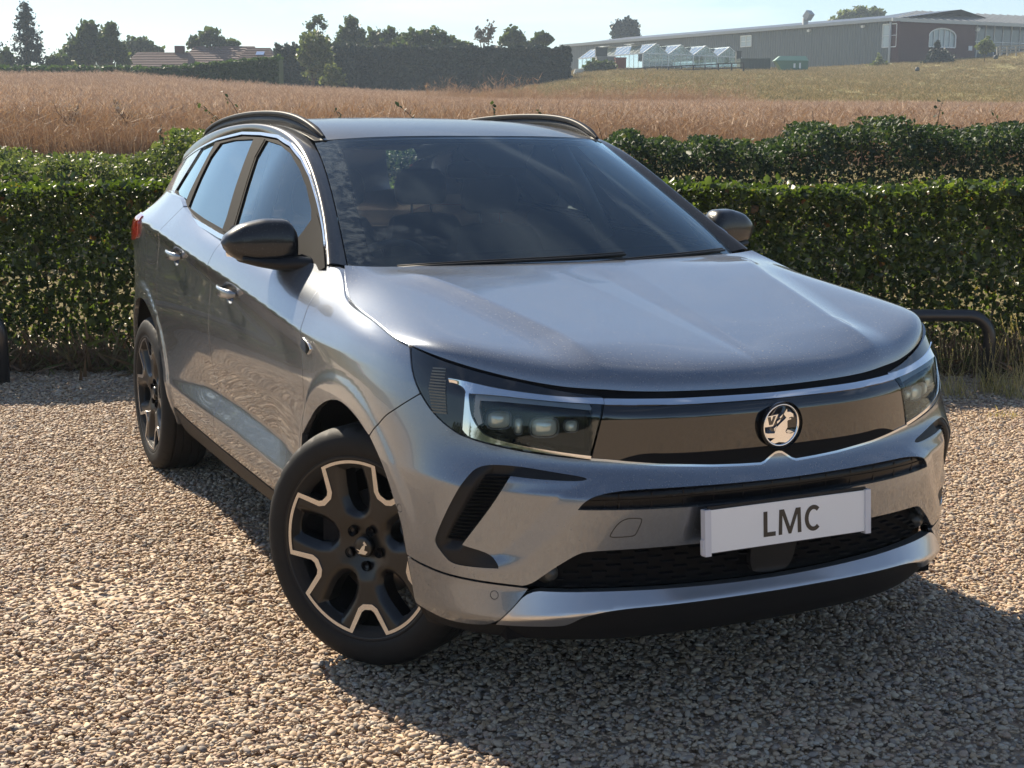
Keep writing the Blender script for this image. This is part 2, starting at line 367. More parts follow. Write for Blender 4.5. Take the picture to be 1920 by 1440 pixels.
# ---------------------------------------------------------------- materials
def newmat(name):
    m = bpy.data.materials.new(name); m.use_nodes = True; b = m.node_tree.nodes['Principled BSDF']; return m, m.node_tree, b
def nd(nt, t, **kw):
    n = nt.nodes.new(t)
    for k, v in kw.items():
        if k in n.inputs: n.inputs[k].default_value = v
        else: setattr(n, k, v)
    return n
def simple(name, col, rough=.5, metal=0., coat=0., var=.12, scale=30., bump=0., bscale=200., spec=.5, coatr=.03):
    m, nt, b = newmat(name); b.inputs['Roughness'].default_value = rough; b.inputs['Metallic'].default_value = metal
    b.inputs['Coat Weight'].default_value = coat; b.inputs['Coat Roughness'].default_value = coatr; b.inputs['Specular IOR Level'].default_value = spec
    tc = nd(nt, 'ShaderNodeTexCoord'); no = nd(nt, 'ShaderNodeTexNoise', Scale=scale, Detail=6.0); nt.links.new(tc.outputs['Object'], no.inputs['Vector'])
    mx = nd(nt, 'ShaderNodeMix', data_type='RGBA'); c = Vector(col[:3])
    mx.inputs[6].default_value = (*(c * (1 - var)), 1); mx.inputs[7].default_value = (*(c * (1 + var)), 1)
    nt.links.new(no.outputs[0], mx.inputs[0]); nt.links.new(mx.outputs[2], b.inputs['Base Color'])
    if bump:
        n2 = nd(nt, 'ShaderNodeTexNoise', Scale=bscale, Detail=3.0); nt.links.new(tc.outputs['Object'], n2.inputs['Vector'])
        bp = nd(nt, 'ShaderNodeBump', Strength=bump, Distance=.01); nt.links.new(n2.outputs[0], bp.inputs['Height']); nt.links.new(bp.outputs[0], b.inputs['Normal'])
    return m
def paint(name, col, metal=.85, rough=.36, dust=.10, coat=1.):
    """metallic car paint under clear coat, with flake and a thin uneven film of road dust"""
    m, nt, b = newmat(name); L = nt.links.new; tc = nd(nt, 'ShaderNodeTexCoord')
    fl = nd(nt, 'ShaderNodeTexVoronoi', Scale=1400.0); L(tc.outputs['Object'], fl.inputs['Vector'])
    mx = nd(nt, 'ShaderNodeMix', data_type='RGBA'); c = Vector(col); mx.inputs[6].default_value = (*(c * .80), 1); mx.inputs[7].default_value = (*(c * 1.22), 1)
    L(fl.outputs['Color'], mx.inputs[0])
    n1 = nd(nt, 'ShaderNodeTexNoise', Scale=3.5, Detail=8.0, Roughness=.65); L(tc.outputs['Object'], n1.inputs['Vector'])
    n2 = nd(nt, 'ShaderNodeTexNoise', Scale=170.0, Detail=3.0); L(tc.outputs['Object'], n2.inputs['Vector'])
    r2 = nd(nt, 'ShaderNodeMapRange'); r2.inputs[1].default_value = .60; r2.inputs[2].default_value = .74; L(n2.outputs[0], r2.inputs[0])
    geo = nd(nt, 'ShaderNodeNewGeometry'); sx = nd(nt, 'ShaderNodeSeparateXYZ'); L(geo.outputs['Normal'], sx.inputs[0])
    up = nd(nt, 'ShaderNodeMapRange'); up.inputs[1].default_value = .2; up.inputs[2].default_value = 1.; up.inputs[3].default_value = .35; up.inputs[4].default_value = 1.; L(sx.outputs[2], up.inputs[0])
    a = nd(nt, 'ShaderNodeMath', operation='MULTIPLY'); L(n1.outputs[0], a.inputs[0]); a.inputs[1].default_value = dust * 1.5
    s = nd(nt, 'ShaderNodeMath', operation='MULTIPLY'); L(r2.outputs[0], s.inputs[0]); s.inputs[1].default_value = dust * 3.0
    t = nd(nt, 'ShaderNodeMath', operation='ADD'); L(a.outputs[0], t.inputs[0]); L(s.outputs[0], t.inputs[1])
    u = nd(nt, 'ShaderNodeMath', operation='MULTIPLY', use_clamp=True); L(t.outputs[0], u.inputs[0]); L(up.outputs[0], u.inputs[1])
    L(mx.outputs[2], b.inputs['Base Color']); b.inputs['Metallic'].default_value = metal; b.inputs['Roughness'].default_value = rough
    b.inputs['Coat Weight'].default_value = coat; b.inputs['Specular IOR Level'].default_value = .5 * coat; b.inputs['Coat Roughness'].default_value = .035; b.inputs['Coat IOR'].default_value = 1.55
    nb = nd(nt, 'ShaderNodeTexNoise', Scale=900.0, Detail=1.0); L(tc.outputs['Object'], nb.inputs['Vector'])
    bp = nd(nt, 'ShaderNodeBump', Strength=.10, Distance=.002); L(nb.outputs[0], bp.inputs['Height']); L(bp.outputs[0], b.inputs['Normal'])
    df = nd(nt, 'ShaderNodeBsdfDiffuse'); df.inputs[0].default_value = (.42, .41, .38, 1)
    ms = nd(nt, 'ShaderNodeMixShader'); L(u.outputs[0], ms.inputs[0]); L(b.outputs[0], ms.inputs[1]); L(df.outputs[0], ms.inputs[2])
    L(ms.outputs[0], nt.nodes['Material Output'].inputs[0]); return m
def glass(name, tint, dust=.03, rough=.0, ior=1.52, boost=1.0, film=0.):
    """thin glass sheet: tinted see-through plus mirror reflection by angle, and a film of dust"""
    m, nt, b = newmat(name); nt.nodes.remove(b); L = nt.links.new
    tr = nd(nt, 'ShaderNodeBsdfTransparent'); tr.inputs[0].default_value = (*tint, 1)
    gl = nd(nt, 'ShaderNodeBsdfGlossy', Roughness=rough); gl.inputs[0].default_value = (.78, .93, 1, 1)
    fr = nd(nt, 'ShaderNodeFresnel', IOR=ior); mu = nd(nt, 'ShaderNodeMath', operation='MULTIPLY', use_clamp=True); mu.inputs[1].default_value = 1.7 * boost; L(fr.outputs[0], mu.inputs[0])
    ms = nd(nt, 'ShaderNodeMixShader'); L(mu.outputs[0], ms.inputs[0]); L(tr.outputs[0], ms.inputs[1]); L(gl.outputs[0], ms.inputs[2])
    df = nd(nt, 'ShaderNodeBsdfDiffuse'); df.inputs[0].default_value = (.45, .50, .50, 1)
    tc = nd(nt, 'ShaderNodeTexCoord'); n1 = nd(nt, 'ShaderNodeTexNoise', Scale=2.5, Detail=7.0, Roughness=.6); L(tc.outputs['Object'], n1.inputs['Vector'])
    a = nd(nt, 'ShaderNodeMath', operation='MULTIPLY'); L(n1.outputs[0], a.inputs[0]); a.inputs[1].default_value = dust * 2
    if film:      # dried wash-water streaks outside the wiper sweep
        sp = nd(nt, 'ShaderNodeSeparateXYZ'); L(tc.outputs['Object'], sp.inputs[0])
        def mth(op, x, y, c=None):
            q = nd(nt, 'ShaderNodeMath', operation=op)
            for i, v in enumerate((x, y, c)):
                if v is None: continue
                if isinstance(v, (int, float)): q.inputs[i].default_value = v
                else: L(v, q.inputs[i])
            return q.outputs[0]
        def sm(v, lo, hi):
            q = nd(nt, 'ShaderNodeMapRange', interpolation_type='SMOOTHSTEP'); q.inputs[1].default_value = lo; q.inputs[2].default_value = hi; L(v, q.inputs[0]); return q.outputs[0]
        yy, zz = sp.outputs[1], sp.outputs[2]
        edge = mth('MULTIPLY_ADD', zz, .336, -1.026); edge = mth('SUBTRACT', edge, yy)          # > 0 outboard of the sweep
        m_a = sm(edge, 0., .012)
        dy = mth('ADD', yy, .52); dz = mth('SUBTRACT', zz, 1.07); rr = mth('SQRT', mth('ADD', mth('MULTIPLY', dy, dy), mth('MULTIPLY', dz, dz)), 0.)
        m_b = mth('MULTIPLY', sm(rr, .10, .15), mth('SUBTRACT', 1., sm(rr, .152, .168)))
        mp = nd(nt, 'ShaderNodeMapping'); mp.inputs['Scale'].default_value = (3, 14, 30); mp.inputs['Rotation'].default_value = (.6, 0, 0); L(tc.outputs['Object'], mp.inputs[0])
        n3 = nd(nt, 'ShaderNodeTexNoise', Scale=2.0, Detail=5., Distortion=1.2); L(mp.outputs[0], n3.inputs['Vector'])
        st = mth('MULTIPLY', sm(n3.outputs[0], .38, .66), mth('MAXIMUM', m_a, mth('MULTIPLY', m_b, .7))); a = nd(nt, 'ShaderNodeMath', operation='ADD', use_clamp=True)
        b_ = mth('MULTIPLY', n1.outputs[0], dust * 2); L(b_, a.inputs[0]); L(mth('MULTIPLY', st, film), a.inputs[1])
    m2 = nd(nt, 'ShaderNodeMixShader'); L(a.outputs[0], m2.inputs[0]); L(ms.outputs[0], m2.inputs[1]); L(df.outputs[0], m2.inputs[2])
    L(m2.outputs[0], nt.nodes['Material Output'].inputs[0]); return m
# ---------------------------------------------------------------- materials of the car
M = {}
M['paint'] = paint('grey_metallic_paint', (.190, .214, .252), rough=.27, dust=.10)
M['paint_black'] = paint('black_gloss_paint', (.008, .009, .012), metal=.0, rough=.3, dust=.06, coat=.45)
M['silver'] = simple('satin_silver_trim', (.55, .55, .56), .32, .9, coat=.6, coatr=.08, var=.04)
M['chrome'] = simple('chrome_trim', (.82, .83, .85), .07, 1., var=.02)
M['satin'] = simple('satin_chrome', (.66, .68, .70), .22, 1., var=.03)
M['plastic'] = simple('black_moulded_plastic', (.010, .010, .011), .5, var=.15, bump=.15, bscale=900, spec=.3)
M['gloss'] = simple('piano_black', (.006, .006, .007), .04, coat=1., var=.05)
M['dark'] = simple('matt_black', (.008, .008, .009), .8, var=.1, spec=.12)  # matt black shared by window trim, grille and hidden inner parts
M['rubber'] = simple('tyre_rubber', (.013, .0125, .0125), .62, var=.22, scale=40, bump=.2, bscale=500, spec=.22)
M['rimblack'] = simple('wheel_black', (.007, .007, .008), .35, .2, coat=.25, coatr=.1, var=.15)
M['rimcut'] = simple('wheel_machined_face', (.62, .61, .60), .27, 1., var=.04)
M['disc'] = simple('brake_disc_steel', (.30, .28, .26), .35, 1., var=.2, scale=60)
M['glass_side'] = glass('side_glass', (.68, .76, .76), .015, boost=.85)
M['glass_rear'] = glass('privacy_glass', (.05, .055, .06), .015, boost=.9)
M['glass_wind'] = glass('windscreen_glass', (.80, .88, .87), .025, film=.11, boost=.75)
M['lens'] = glass('headlamp_lens', (.88, .90, .90), .01, boost=.60)
M['red'] = simple('red_lamp', (.35, .012, .012), .1, coat=1., var=.1)
M['white_pl'] = simple('white_number_plate', (.76, .78, .80), .3, coat=.3, var=.03, scale=12)
M['grey_pl'] = simple('plate_end_cap', (.60, .61, .66), .4, var=.04)
M['ink'] = simple('dark_lettering', (.022, .016, .012), .4, var=.1)
M['seat'] = simple('dark_seat_fabric', (.02, .02, .022), .8, var=.2)
M['inner'] = simple('slot_black', (.006, .006, .007), .25, var=.1, spec=.22)
M['ribs'] = simple('smoked_reflector', (.10, .13, .16), .35, .6, var=.1)
M['dimlamp'] = simple('small_lamp', (.05, .052, .05), .3, .1, var=.2)
M['dash'] = simple('dashboard_plastic', (.03, .031, .033), .6, var=.1, bump=.1, bscale=700)
M['liner'] = simple('pale_headlining', (.25, .25, .24), .9, var=.06)
M['ledwhite'] = simple('light_guide', (.55, .56, .56), .25, var=.05, coat=.5)
M['lampglass'] = simple('projector_lens', (.75, .86, .80), .12, .30, coat=1., var=.25, scale=55)

CAR = empty('parked_car', (0, 0, 0))
tag(CAR, 'grey metallic SUV with black roof and front wheels steered, parked on the gravel', 'car')
_a = math.radians(90 - 154.05)
CAR.matrix_world = Matrix.Rotation(_a, 4, 'Z') @ Matrix.Translation((-3.829, 2.209, 0))
def rot_car(p):
    v = CAR.matrix_world @ Vector(p); return v

def bmf(objs):
    for o in (objs if isinstance(objs, list) else [objs]):
        bm = bmesh.new(); bm.from_mesh(o.data); bmesh.ops.recalc_face_normals(bm, faces=bm.faces); bm.to_mesh(o.data); bm.free()
# shared lines, in (arc, height) on the body shell S
HOODLINE = [(0, .8665), (.18, .868), (.36, .869), (.49, .871), (.616, .882), (.715, .899), (.816, .916), (.922, .936), (1.041, .960), (1.123, .975), (1.25, .995), (1.382, 1.014), (1.50, 1.025), (1.619, 1.038), (1.70, 1.055), (1.78, 1.085)]
hz_ = lambda s: np.interp(np.abs(s), [a for a, b in HOODLINE], [b for a, b in HOODLINE])
lampTop = [(.493, .8665), (.616, .878), (.715, .896), (.816, .913), (.922, .933), (1.041, .957), (1.118, .972)]
lampOut = [(1.118, .972), (1.093, .937), (1.066, .897), (1.033, .862), (.996, .828), (.954, .798), (.905, .772), (.878, .764)]
lampBot = [(.878, .764), (.832, .753), (.772, .742), (.704, .731), (.616, .721), (.533, .713)]
visBot = [(.533, .713), (.49, .709), (.438, .703), (.349, .694), (.262, .688), (.2, .683), (.12, .679), (.055, .677), (.042, .681), (.025, .692), (.010, .701), (0, .7025)]
def mir(half):          # half outline listed from the right side to the centre -> whole, symmetric
    h = [tuple(p) for p in half]; return h + [(-a, b) for a, b in h[::-1] if abs(a) > 1e-6]
archF = [(.49, .235), (.485, .30), (.480, .36), (.468, .45), (.446, .54), (.387, .655), (.310, .724), (.218, .766), (.10, .786), (-.013, .764), (-.14, .712), (-.245, .625), (-.315, .510), (-.330, .40), (-.335, .25)]
archF = [(float(s_at_x(x)), z) for x, z in archF]
archR = [(-2.235, .28), (-2.24, .36), (-2.252, .45), (-2.29, .56), (-2.37, .67), (-2.46, .745), (-2.56, .787), (-2.66, .797), (-2.77, .785), (-2.87, .745), (-2.96, .67), (-3.04, .56), (-3.07, .45), (-3.08, .36), (-3.085, .30)]
archR = [(float(s_at_x(x)), z) for x, z in archR]
g = .0025
# ---- front bumper: one skin round the nose with its openings
seamBF = [(1.033, .862), (1.075, .838), (1.118, .812), (1.165, .785), (1.235, .722)]
slot = [(.575, .596), (.563, .614), (.535, .633), (.47, .643), (.36, .644), (.21, .642), (0, .640)]
slotB = [(0, .587), (.218, .588), (.403, .592), (.489, .594)]
grT = [(.699, .384), (.640, .434), (.59, .466), (.57, .477), (.545, .484), (.397, .486), (.23, .485), (0, .485)]
grB = [(0, .3725), (.12, .373), (.306, .376), (.48, .380), (.62, .3815)]
cint = [(.833, .696), (.794, .7015), (.724, .698), (.637, .685), (.556, .674), (.547, .668), (.563, .662), (.658, .666), (.748, .674), (.784, .613), (.876, .490), (.805, .470), (.778, .445), (.778, .434), (.843, .432), (.910, .434), (.936, .456), (.960, .482), (.958, .503), (.908, .597), (.858, .678)]
skT = [(.699, .3825), (.62, .3790), (.48, .3780), (.306, .374), (.12, .371), (0, .3705)]
skS = [(.792, .283)]
skB = [(.792, .283), (.70, .285), (.612, .288), (.587, .297), (.560, .317), (.51, .331), (.45, .338), (.38, .340), (.2, .3415), (0, .342)]
lowcut = [(1.052, .30), (1.030, .291), (.948, .272), (.860, .272), (.792, .283)]
bumper_outer = mir([(1.063, .433)] + [(1.074, .50), (1.088, .54), (1.151, .655)] + seamBF[::-1] + lampOut[4:] + lampBot[1:] + visBot[1:])
# lower edge of the upper bumper skin: seam to the grille corner, then along the grille and between grille halves
seamLow = [(1.063, .433), (1.014, .419), (.933, .405), (.835, .398), (.744, .393), (.700, .389)]
half_low = seamLow + grT[1:]
outer = mir([(p[0], p[1]) for p in half_low][::1])
upper_skin = [p for p in mir(half_low)] + [(-a, b) for a, b in ([(1.074, .50), (1.088, .54), (1.151, .655)] + seamBF[::-1] + lampOut[4:] + lampBot[1:] + visBot[1:])] + [(a, b) for a, b in ([(1.074, .50), (1.088, .54), (1.151, .655)] + seamBF[::-1] + lampOut[4:] + lampBot[1:] + visBot[1:-1])][::-1]
slot_hole = mir(slot) + [(-a, b) for a, b in slotB[::-1] if a] + slotB
def chk(poly):
    P = np.array(poly); return P[np.concatenate([[True], np.linalg.norm(np.diff(P, axis=0), axis=1) > 1e-5])]
tow = [(.462, .572), (.412, .572), (.405, .565), (.420, .527), (.427, .521), (.486, .520), (.493, .527)]
circ = lambda cx, cz, r, n=20: [(cx + r * math.cos(2 * math.pi * k / n), cz + r * math.sin(2 * math.pi * k / n)) for k in range(n)]
off_slant = lambda s, z: 0
panel('front_bumper', S, chk(upper_skin), M['paint'], CAR, holes=[chk(slot_hole), cint, [(-a, b) for a, b in cint], circ(1.083, .556, .0125)], h=.010, gap=g, flange=.022)
# lower corners of the bumper
for sd in (1, -1):
    panel('bumper_corner', S, chk([(1.063, .431)] + [(a, b - .003) for a, b in seamLow[1:-1]] + [(.697, .386), (.742, .330), (.792, .283)] + lowcut[::-1][1:] + [(1.056, .36)]), M['paint'], CAR, holes=[circ(.790, .364, .0125)], h=.012, gap=g, side=sd, off=-.0005)
panel('skid_plate', S, chk(mir([(.699, .3825), (.745, .329), (.792, .283)] + skB[1:])[::1] + [(-a, b) for a, b in skT[1:-1]] + skT[1:][::-1]), M['silver'], CAR, h=.010, gap=g, off=.001, flange=.03)
# black chin below the skid plate
panel('chin_spoiler', S, chk(mir([(1.03, .289), (.948, .270), (.860, .270), (.795, .281), (.70, .283), (.612, .286), (.587, .295), (.560, .315), (.51, .329), (.45, .336), (.38, .338), (.2, .3395), (0, .340)]) + [(-1.03, .25), (-.9, .240), (-.6, .234), (-.3, .234), (0, .234), (.3, .234), (.6, .234), (.9, .240), (1.03, .25)]), M['plastic'], CAR, h=.016, off=-.012, flange=.03)
panel('lower_intake_panel', S, chk(mir([(.590, .292), (.56, .312), (.51, .326), (.45, .333), (.38, .3355), (.2, .337), (0, .3375)]) + [(-.585, .270), (-.3, .268), (0, .268), (.3, .268), (.585, .270)]), M['plastic'], CAR, h=.016, off=-.008, flange=.01)
# slot between band and plate: recessed gloss insert with thin dividing ribs
sl = panel('slot_insert', S, chk(inset(chk(slot_hole), -.006)), M['inner'], CAR, h=.014, off=-.016, flange=0)
rb = MB()
for s0 in np.arange(-.5, .51, .088):
    a = S(np.array([s0, s0]), np.array([.594, .632]), -.0150) * np.array([1, -1, 1]); rb.bar(a[0], a[1], .003, .004)
ss = np.linspace(-.55, .55, 40); pts = S(ss, np.full(40, .617), -.014) * np.array([1, -1, 1]); rb.tube(pts, .0016, 5)
rb.build('slot_rib', M['inner'], sl)
# lower grille: dark box with rows of short bars
gh = chk(mir(grT) + [(-a, b) for a, b in grB[::-1] if a] + grB)
gr = panel('lower_grille', S, chk(inset(gh, -.006)), M['dark'], CAR, h=.02, off=-.05, flange=0)
rb = MB(); row = 0
for z0 in np.arange(.388, .482, .0165):
    row += 1
    for s0 in np.arange(-.70, .70, .078):
        c = s0 + (row % 2) * .039
        lim = np.interp(z0, [.38, .434, .466, .484], [.69, .63, .58, .54])
        if abs(c) > lim - .03 or abs(c) < .075: continue
        ss = np.linspace(c - .021, c + .021, 6); P = S(ss, np.full(6, z0), -.022) * np.array([1, -1, 1.])
        P2 = S(ss, np.full(6, z0 - .004), -.034) * np.array([1, -1, 1.])
        P3 = S(ss, np.full(6, z0 - .0045), -.021) * np.array([1, -1, 1.])
        for i in range(5): rb.add([P2[i] + (0, 0, .006), P2[i + 1] + (0, 0, .006), P[i + 1], P[i], P3[i], P3[i + 1]], [(0, 1, 2, 3), (3, 2, 5, 4)])
rb.build('grille_bars', M['dark'], gr)['kind'] = 'stuff'
fl = [(.074, .486), (.071, .42), (.060, .388), (.040, .379), (-.040, .379), (-.060, .388), (-.071, .42), (-.074, .486)]
panel('radar_cover', S, fl, M['plastic'], CAR, h=.012, off=-.010, flange=.02)
for sd in (1, -1):
    mb = MB(); c = S(np.array(.645), np.array(.418), -.035) * np.array([1, -sd, 1.]); V, F = lathe([(.0, -.02), (.016, -.016), (.022, -.004), (.024, .01), (.03, .012), (.03, .03)], 20)
    o = mesh('grille_lamp', [(p[1], p[0], p[2]) for p in V], [f[::-1] for f in F], M['dimlamp'], gr); o.location = c; o.rotation_euler = (0, math.pi, 0)
# tow-hook cover and parking sensors
for (nm, ring, wd) in (('tow_cover_gap', tow, .0022),):
    R0 = chaikin(ring, 2, 200); panel(nm, S, R0, M['ink'], CAR, holes=[inset(R0, wd)], h=.006, off=.0006, flange=0, rnd=0)
for sd in (1, -1):
    for (a, b) in ((.790, .364), (1.083, .556)):
        o = panel('parking_sensor', S, circ(a, b, .0090), M['paint'], CAR, h=.004, off=-.001, flange=.01, side=sd, rnd=0)
        panel('sensor_ring', S, circ(a, b, .0130), M['plastic'], o, h=.004, off=-.004, flange=0, side=sd, rnd=0)
# C-shaped corner trims with louvred vents
for sd in (1, -1):
    o = panel('corner_trim', S, inset(chk(chaikin(cint, 2)), .0008), M['plastic'], CAR, h=.009, off=lambda s, z: -.004 - .020 * np.clip(np.minimum((.99 - s) * 0 + (z - .47) / .03, (.700 - z) / .03), 0, 1) * np.clip(((s - (.784 + (.613 - z) * .75)) + .004) / .02, 0, 1) * np.clip(((.958 - (z - .49) * .62 - s) - .018) / .02, 0, 1), flange=.02, side=sd)
    rb = MB()
    for z0 in np.arange(.495, .668, .0095):
        a0 = .788 + (.613 - z0) * .76; a1 = .935 - (z0 - .49) * .62
        ss = np.linspace(a0, a1, 5); A_ = S(ss, np.full(5, z0), -.019) * np.array([1, -sd, 1.]); B_ = S(ss, np.full(5, z0 + .006), -.010) * np.array([1, -sd, 1.]); C_ = S(ss, np.full(5, z0 + .0085), -.022) * np.array([1, -sd, 1.])
        for i in range(4): rb.add([A_[i], A_[i + 1], B_[i + 1], B_[i], C_[i + 1], C_[i]], [(0, 1, 2, 3), (3, 2, 4, 5)])
    rb.build('vent_louvres', M['plastic'], o)['kind'] = 'stuff'

# ---- visor, chrome strip, badge
vis = panel('front_visor', S, chk(mir([(.533, .7155)] + [(a, b + .003) for a, b in visBot[1:]]) + [(-.497, .8485), (-.42, .8465), (-.3, .8445), (0, .8445), (.3, .8445), (.42, .8465), (.497, .8485)]), M['gloss'], CAR, h=.012, off=-.002, flange=.008, gap=.001)
panel('visor_lower_vent', S, chk(mir([(.47, .707), (.438, .7045), (.349, .6965), (.262, .6905), (.2, .686), (.12, .682), (.055, .681), (.042, .684), (.025, .695), (.010, .704), (0, .7055)]) + [(-.40, .727), (-.3, .722), (0, .722), (.3, .722), (.40, .727)]), M['dark'], vis, h=.012, off=-.0005, flange=0)
panel('chrome_strip', S, chk(mir([(.495, .8615), (.42, .8595), (.3, .8575), (0, .8565)]) + [(-.495, .8495), (-.42, .8475), (-.3, .8455), (0, .8455), (.3, .8455), (.42, .8475), (.495, .8495)]), M['chrome'], CAR, h=.008, off=.003, flange=.008, rnd=0)
vb = chk(visBot[1:]); lo = np.array([(a, b - .0005) for a, b in [(.536, .7125)] + visBot[1:]]); up_ = lo + np.array([0, .0042])
panel('chrome_lower_line', S, chk(list(map(tuple, lo)) + [(-a, b) for a, b in lo[::-1][1:]] + [(-a, b) for a, b in up_] + [tuple(p) for p in up_[::-1][1:]]), M['satin'], CAR, h=.008, off=.002, flange=.006, rnd=0)
# under-hood shut-gap tray
panel('shut_gap_seal', S, chk([(-a, b + .006) for a, b in HOODLINE[::-1][3:-1]] + [(a, b + .006) for a, b in HOODLINE[:-3]] + [(a, b - .012) for a, b in HOODLINE[:-3][::-1]] + [(-a, b - .012) for a, b in HOODLINE[1:-3]]), M['dark'], CAR, h=.012, off=-.012, flange=.0, rnd=0)

bc = S(np.array(0.), np.array(.777), 0.) * 1.; br = .0575
bdg = empty('badge', (bc[0] + .001, 0, .777), 0, CAR); bdg.rotation_euler = (0, math.radians(1.5), 0)
def bpoly(name, pts, mat, parent, x0, th=.003, holes=()):
    """flat relief piece of the badge; outline in the badge's own disc units"""
    cv = lambda q: [((a - 725) / 405 * br, (735 - b) / 485 * br) for a, b in q]
    o_, hs = cv(pts), [cv(q) for q in holes]
    P, T = tri_region(np.array(o_), [np.array(q) for q in hs], .006)
    V = [(x0 + th, p[0], p[1]) for p in P]; F = [tuple(t) for t in T]; n = len(V)
    ed = {}; 
    for t in T:
        for e in ((t[0], t[1]), (t[1], t[2]), (t[2], t[0])): ed[e] = 1
    V += [(x0, p[0], p[1]) for p in P]
    F += [(a, n + a, n + b, b) for a, b in ed if (b, a) not in ed]
    return mesh(name, V, F, mat, parent, smooth=False)
V, F = lathe([(0, 0), (br * 1.07, 0), (br * 1.09, -.004), (br * 1.09, -.012)], 48)
mesh('badge_disc', [(-p[1] + .002, p[0], p[2]) for p in V], F, M['gloss'], bdg)
V, F = lathe([(br * .88, -.001), (br * .90, -.005), (br * .94, -.0068), (br * .98, -.006), (br, -.003), (br, 0)], 64)
mesh('badge_ring', [(-p[1] + .002, p[0], p[2]) for p in V], F, M['chrome'], bdg)
bpoly('badge_shield', [(340,640),(400,525),(655,490),(550,745),(335,760)], M['chrome'], bdg, .002)
bpoly('badge_letter', [(425,540),(482,533),(510,655),(548,526),(600,520),(535,708),(465,716)], M['gloss'], bdg, .005, .001)
bpoly('badge_griffin', [(840,380),(848,455),(915,460),(985,510),(995,590),(960,570),(900,585),(885,605),(945,605),(945,628),(880,640),(860,660),(870,800),(830,880),(850,930),(960,950),(1035,925),(1000,1010),(900,1120),(850,1140),(700,1115),(560,1150),(460,1105),(600,1020),(400,990),(365,875),(430,900),(590,910),(610,800),(720,690),(800,620),(835,580),(770,500)], M['chrome'], bdg, .002, .004)
bpoly('badge_wing', [(690,560),(765,490),(740,560),(700,590)], M['chrome'], bdg, .002); bpoly('badge_wing', [(635,650),(715,600),(690,660),(640,700)], M['chrome'], bdg, .002); bpoly('badge_wing', [(575,800),(640,745),(620,800),(585,870)], M['chrome'], bdg, .002)
bpoly('badge_paw', [(835,900),(870,850),(940,880),(1010,920),(900,935)], M['satin'], bdg, .004)

